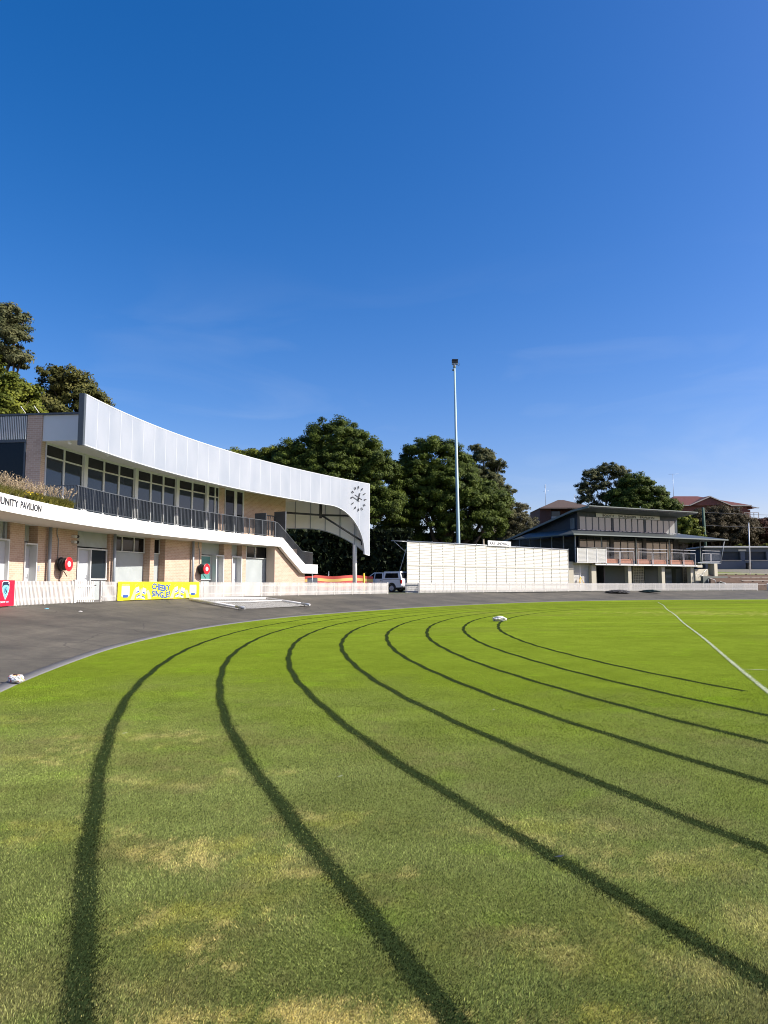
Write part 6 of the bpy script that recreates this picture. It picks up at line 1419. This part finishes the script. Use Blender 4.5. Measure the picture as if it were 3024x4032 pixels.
# ------------------------------------------------------------------ camera, light, sky
cam = bpy.data.cameras.new('Camera'); co = bpy.data.objects.new('Camera', cam); COL.objects.link(co); sc.camera = co
cam.sensor_fit = 'HORIZONTAL'; cam.sensor_width = 36; cam.lens = 2880 / 3024 * 36; cam.clip_end = 5000; cam.clip_start = .05
pitch = math.atan(284 / 2880); co.location = (0, 0, 1.6); co.rotation_euler = (math.pi / 2 + pitch, 0, 0)
EL_, AZ = R(36), (0.990, -0.139)
sd_ = Vector((AZ[0], AZ[1], 0)).normalized() * math.cos(EL_) + Vector((0, 0, math.sin(EL_)))
sun = bpy.data.lights.new('Sun', 'SUN'); so = bpy.data.objects.new('Sun', sun); COL.objects.link(so)
sun.energy = 5.0; sun.angle = R(.5); sun.color = (1.0, .95, .87); so.rotation_euler = sd_.to_track_quat('Z', 'Y').to_euler(); so.location = (60, -20, 60)
wd_ = bpy.data.worlds.new('World'); sc.world = wd_; wd_.use_nodes = True; nt = wd_.node_tree
bg = nt.nodes['Background']; sky = nt.nodes.new('ShaderNodeTexSky'); sky.sky_type = 'NISHITA'; sky.sun_disc = False
sky.sun_elevation = EL_; sky.sun_rotation = math.atan2(AZ[0], AZ[1]); sky.air_density = 1.0; sky.dust_density = 1.25; sky.ozone_density = 1.6; sky.altitude = 50
hs_ = nt.nodes.new('ShaderNodeHueSaturation'); hs_.inputs['Saturation'].default_value = 1.48; hs_.inputs['Value'].default_value = 1.25; nt.links.new(sky.outputs[0], hs_.inputs['Color']); tn_ = nt.nodes.new('ShaderNodeMix'); tn_.data_type = 'RGBA'; tn_.blend_type = 'MULTIPLY'; tn_.inputs['Factor'].default_value = 1.0; tn_.inputs['B'].default_value = (1.08, 0.915, 1.12, 1); nt.links.new(hs_.outputs[0], tn_.inputs['A'])
wtc = nt.nodes.new('ShaderNodeTexCoord'); wmp = nt.nodes.new('ShaderNodeMapping'); wmp.inputs['Scale'].default_value = (2.2, 2.2, 9.0); wmp.inputs['Rotation'].default_value = (.25, .1, .4)
wno = nt.nodes.new('ShaderNodeTexNoise'); wno.inputs['Scale'].default_value = 1.3; wno.inputs['Detail'].default_value = 7; wno.inputs['Distortion'].default_value = 1.2
nt.links.new(wtc.outputs['Generated'], wmp.inputs[0]); nt.links.new(wmp.outputs[0], wno.inputs['Vector'])
wmr = nt.nodes.new('ShaderNodeMapRange'); wmr.inputs['From Min'].default_value = .52; wmr.inputs['From Max'].default_value = .85; wmr.inputs['To Max'].default_value = .22; nt.links.new(wno.outputs['Fac'], wmr.inputs['Value'])
wsp = nt.nodes.new('ShaderNodeSeparateXYZ'); nt.links.new(wtc.outputs['Generated'], wsp.inputs[0]); wel = nt.nodes.new('ShaderNodeMapRange'); wel.inputs['From Min'].default_value = .42; wel.inputs['From Max'].default_value = .12; nt.links.new(wsp.outputs[2], wel.inputs['Value'])
wml = nt.nodes.new('ShaderNodeMath'); wml.operation = 'MULTIPLY'; nt.links.new(wmr.outputs[0], wml.inputs[0]); nt.links.new(wel.outputs[0], wml.inputs[1])
wmx = nt.nodes.new('ShaderNodeMix'); wmx.data_type = 'RGBA'; wmx.inputs['B'].default_value = (6.5, 7.0, 7.6, 1); nt.links.new(wml.outputs[0], wmx.inputs['Factor']); nt.links.new(tn_.outputs['Result'], wmx.inputs['A']); nt.links.new(wmx.outputs['Result'], bg.inputs[0]); bg.inputs[1].default_value = 0.075
vs = sc.view_settings; sc.display_settings.display_device = 'sRGB'; vs.view_transform = 'Standard'; vs.look = 'None'; vs.exposure = 0.75; vs.gamma = 1; vs.use_curve_mapping = False
sc.cycles.filter_width = 1.05; sc.cycles.denoising_prefilter = 'ACCURATE'; sc.cycles.max_bounces = 6; sc.cycles.transparent_max_bounces = 12; sc.cycles.use_denoising = True
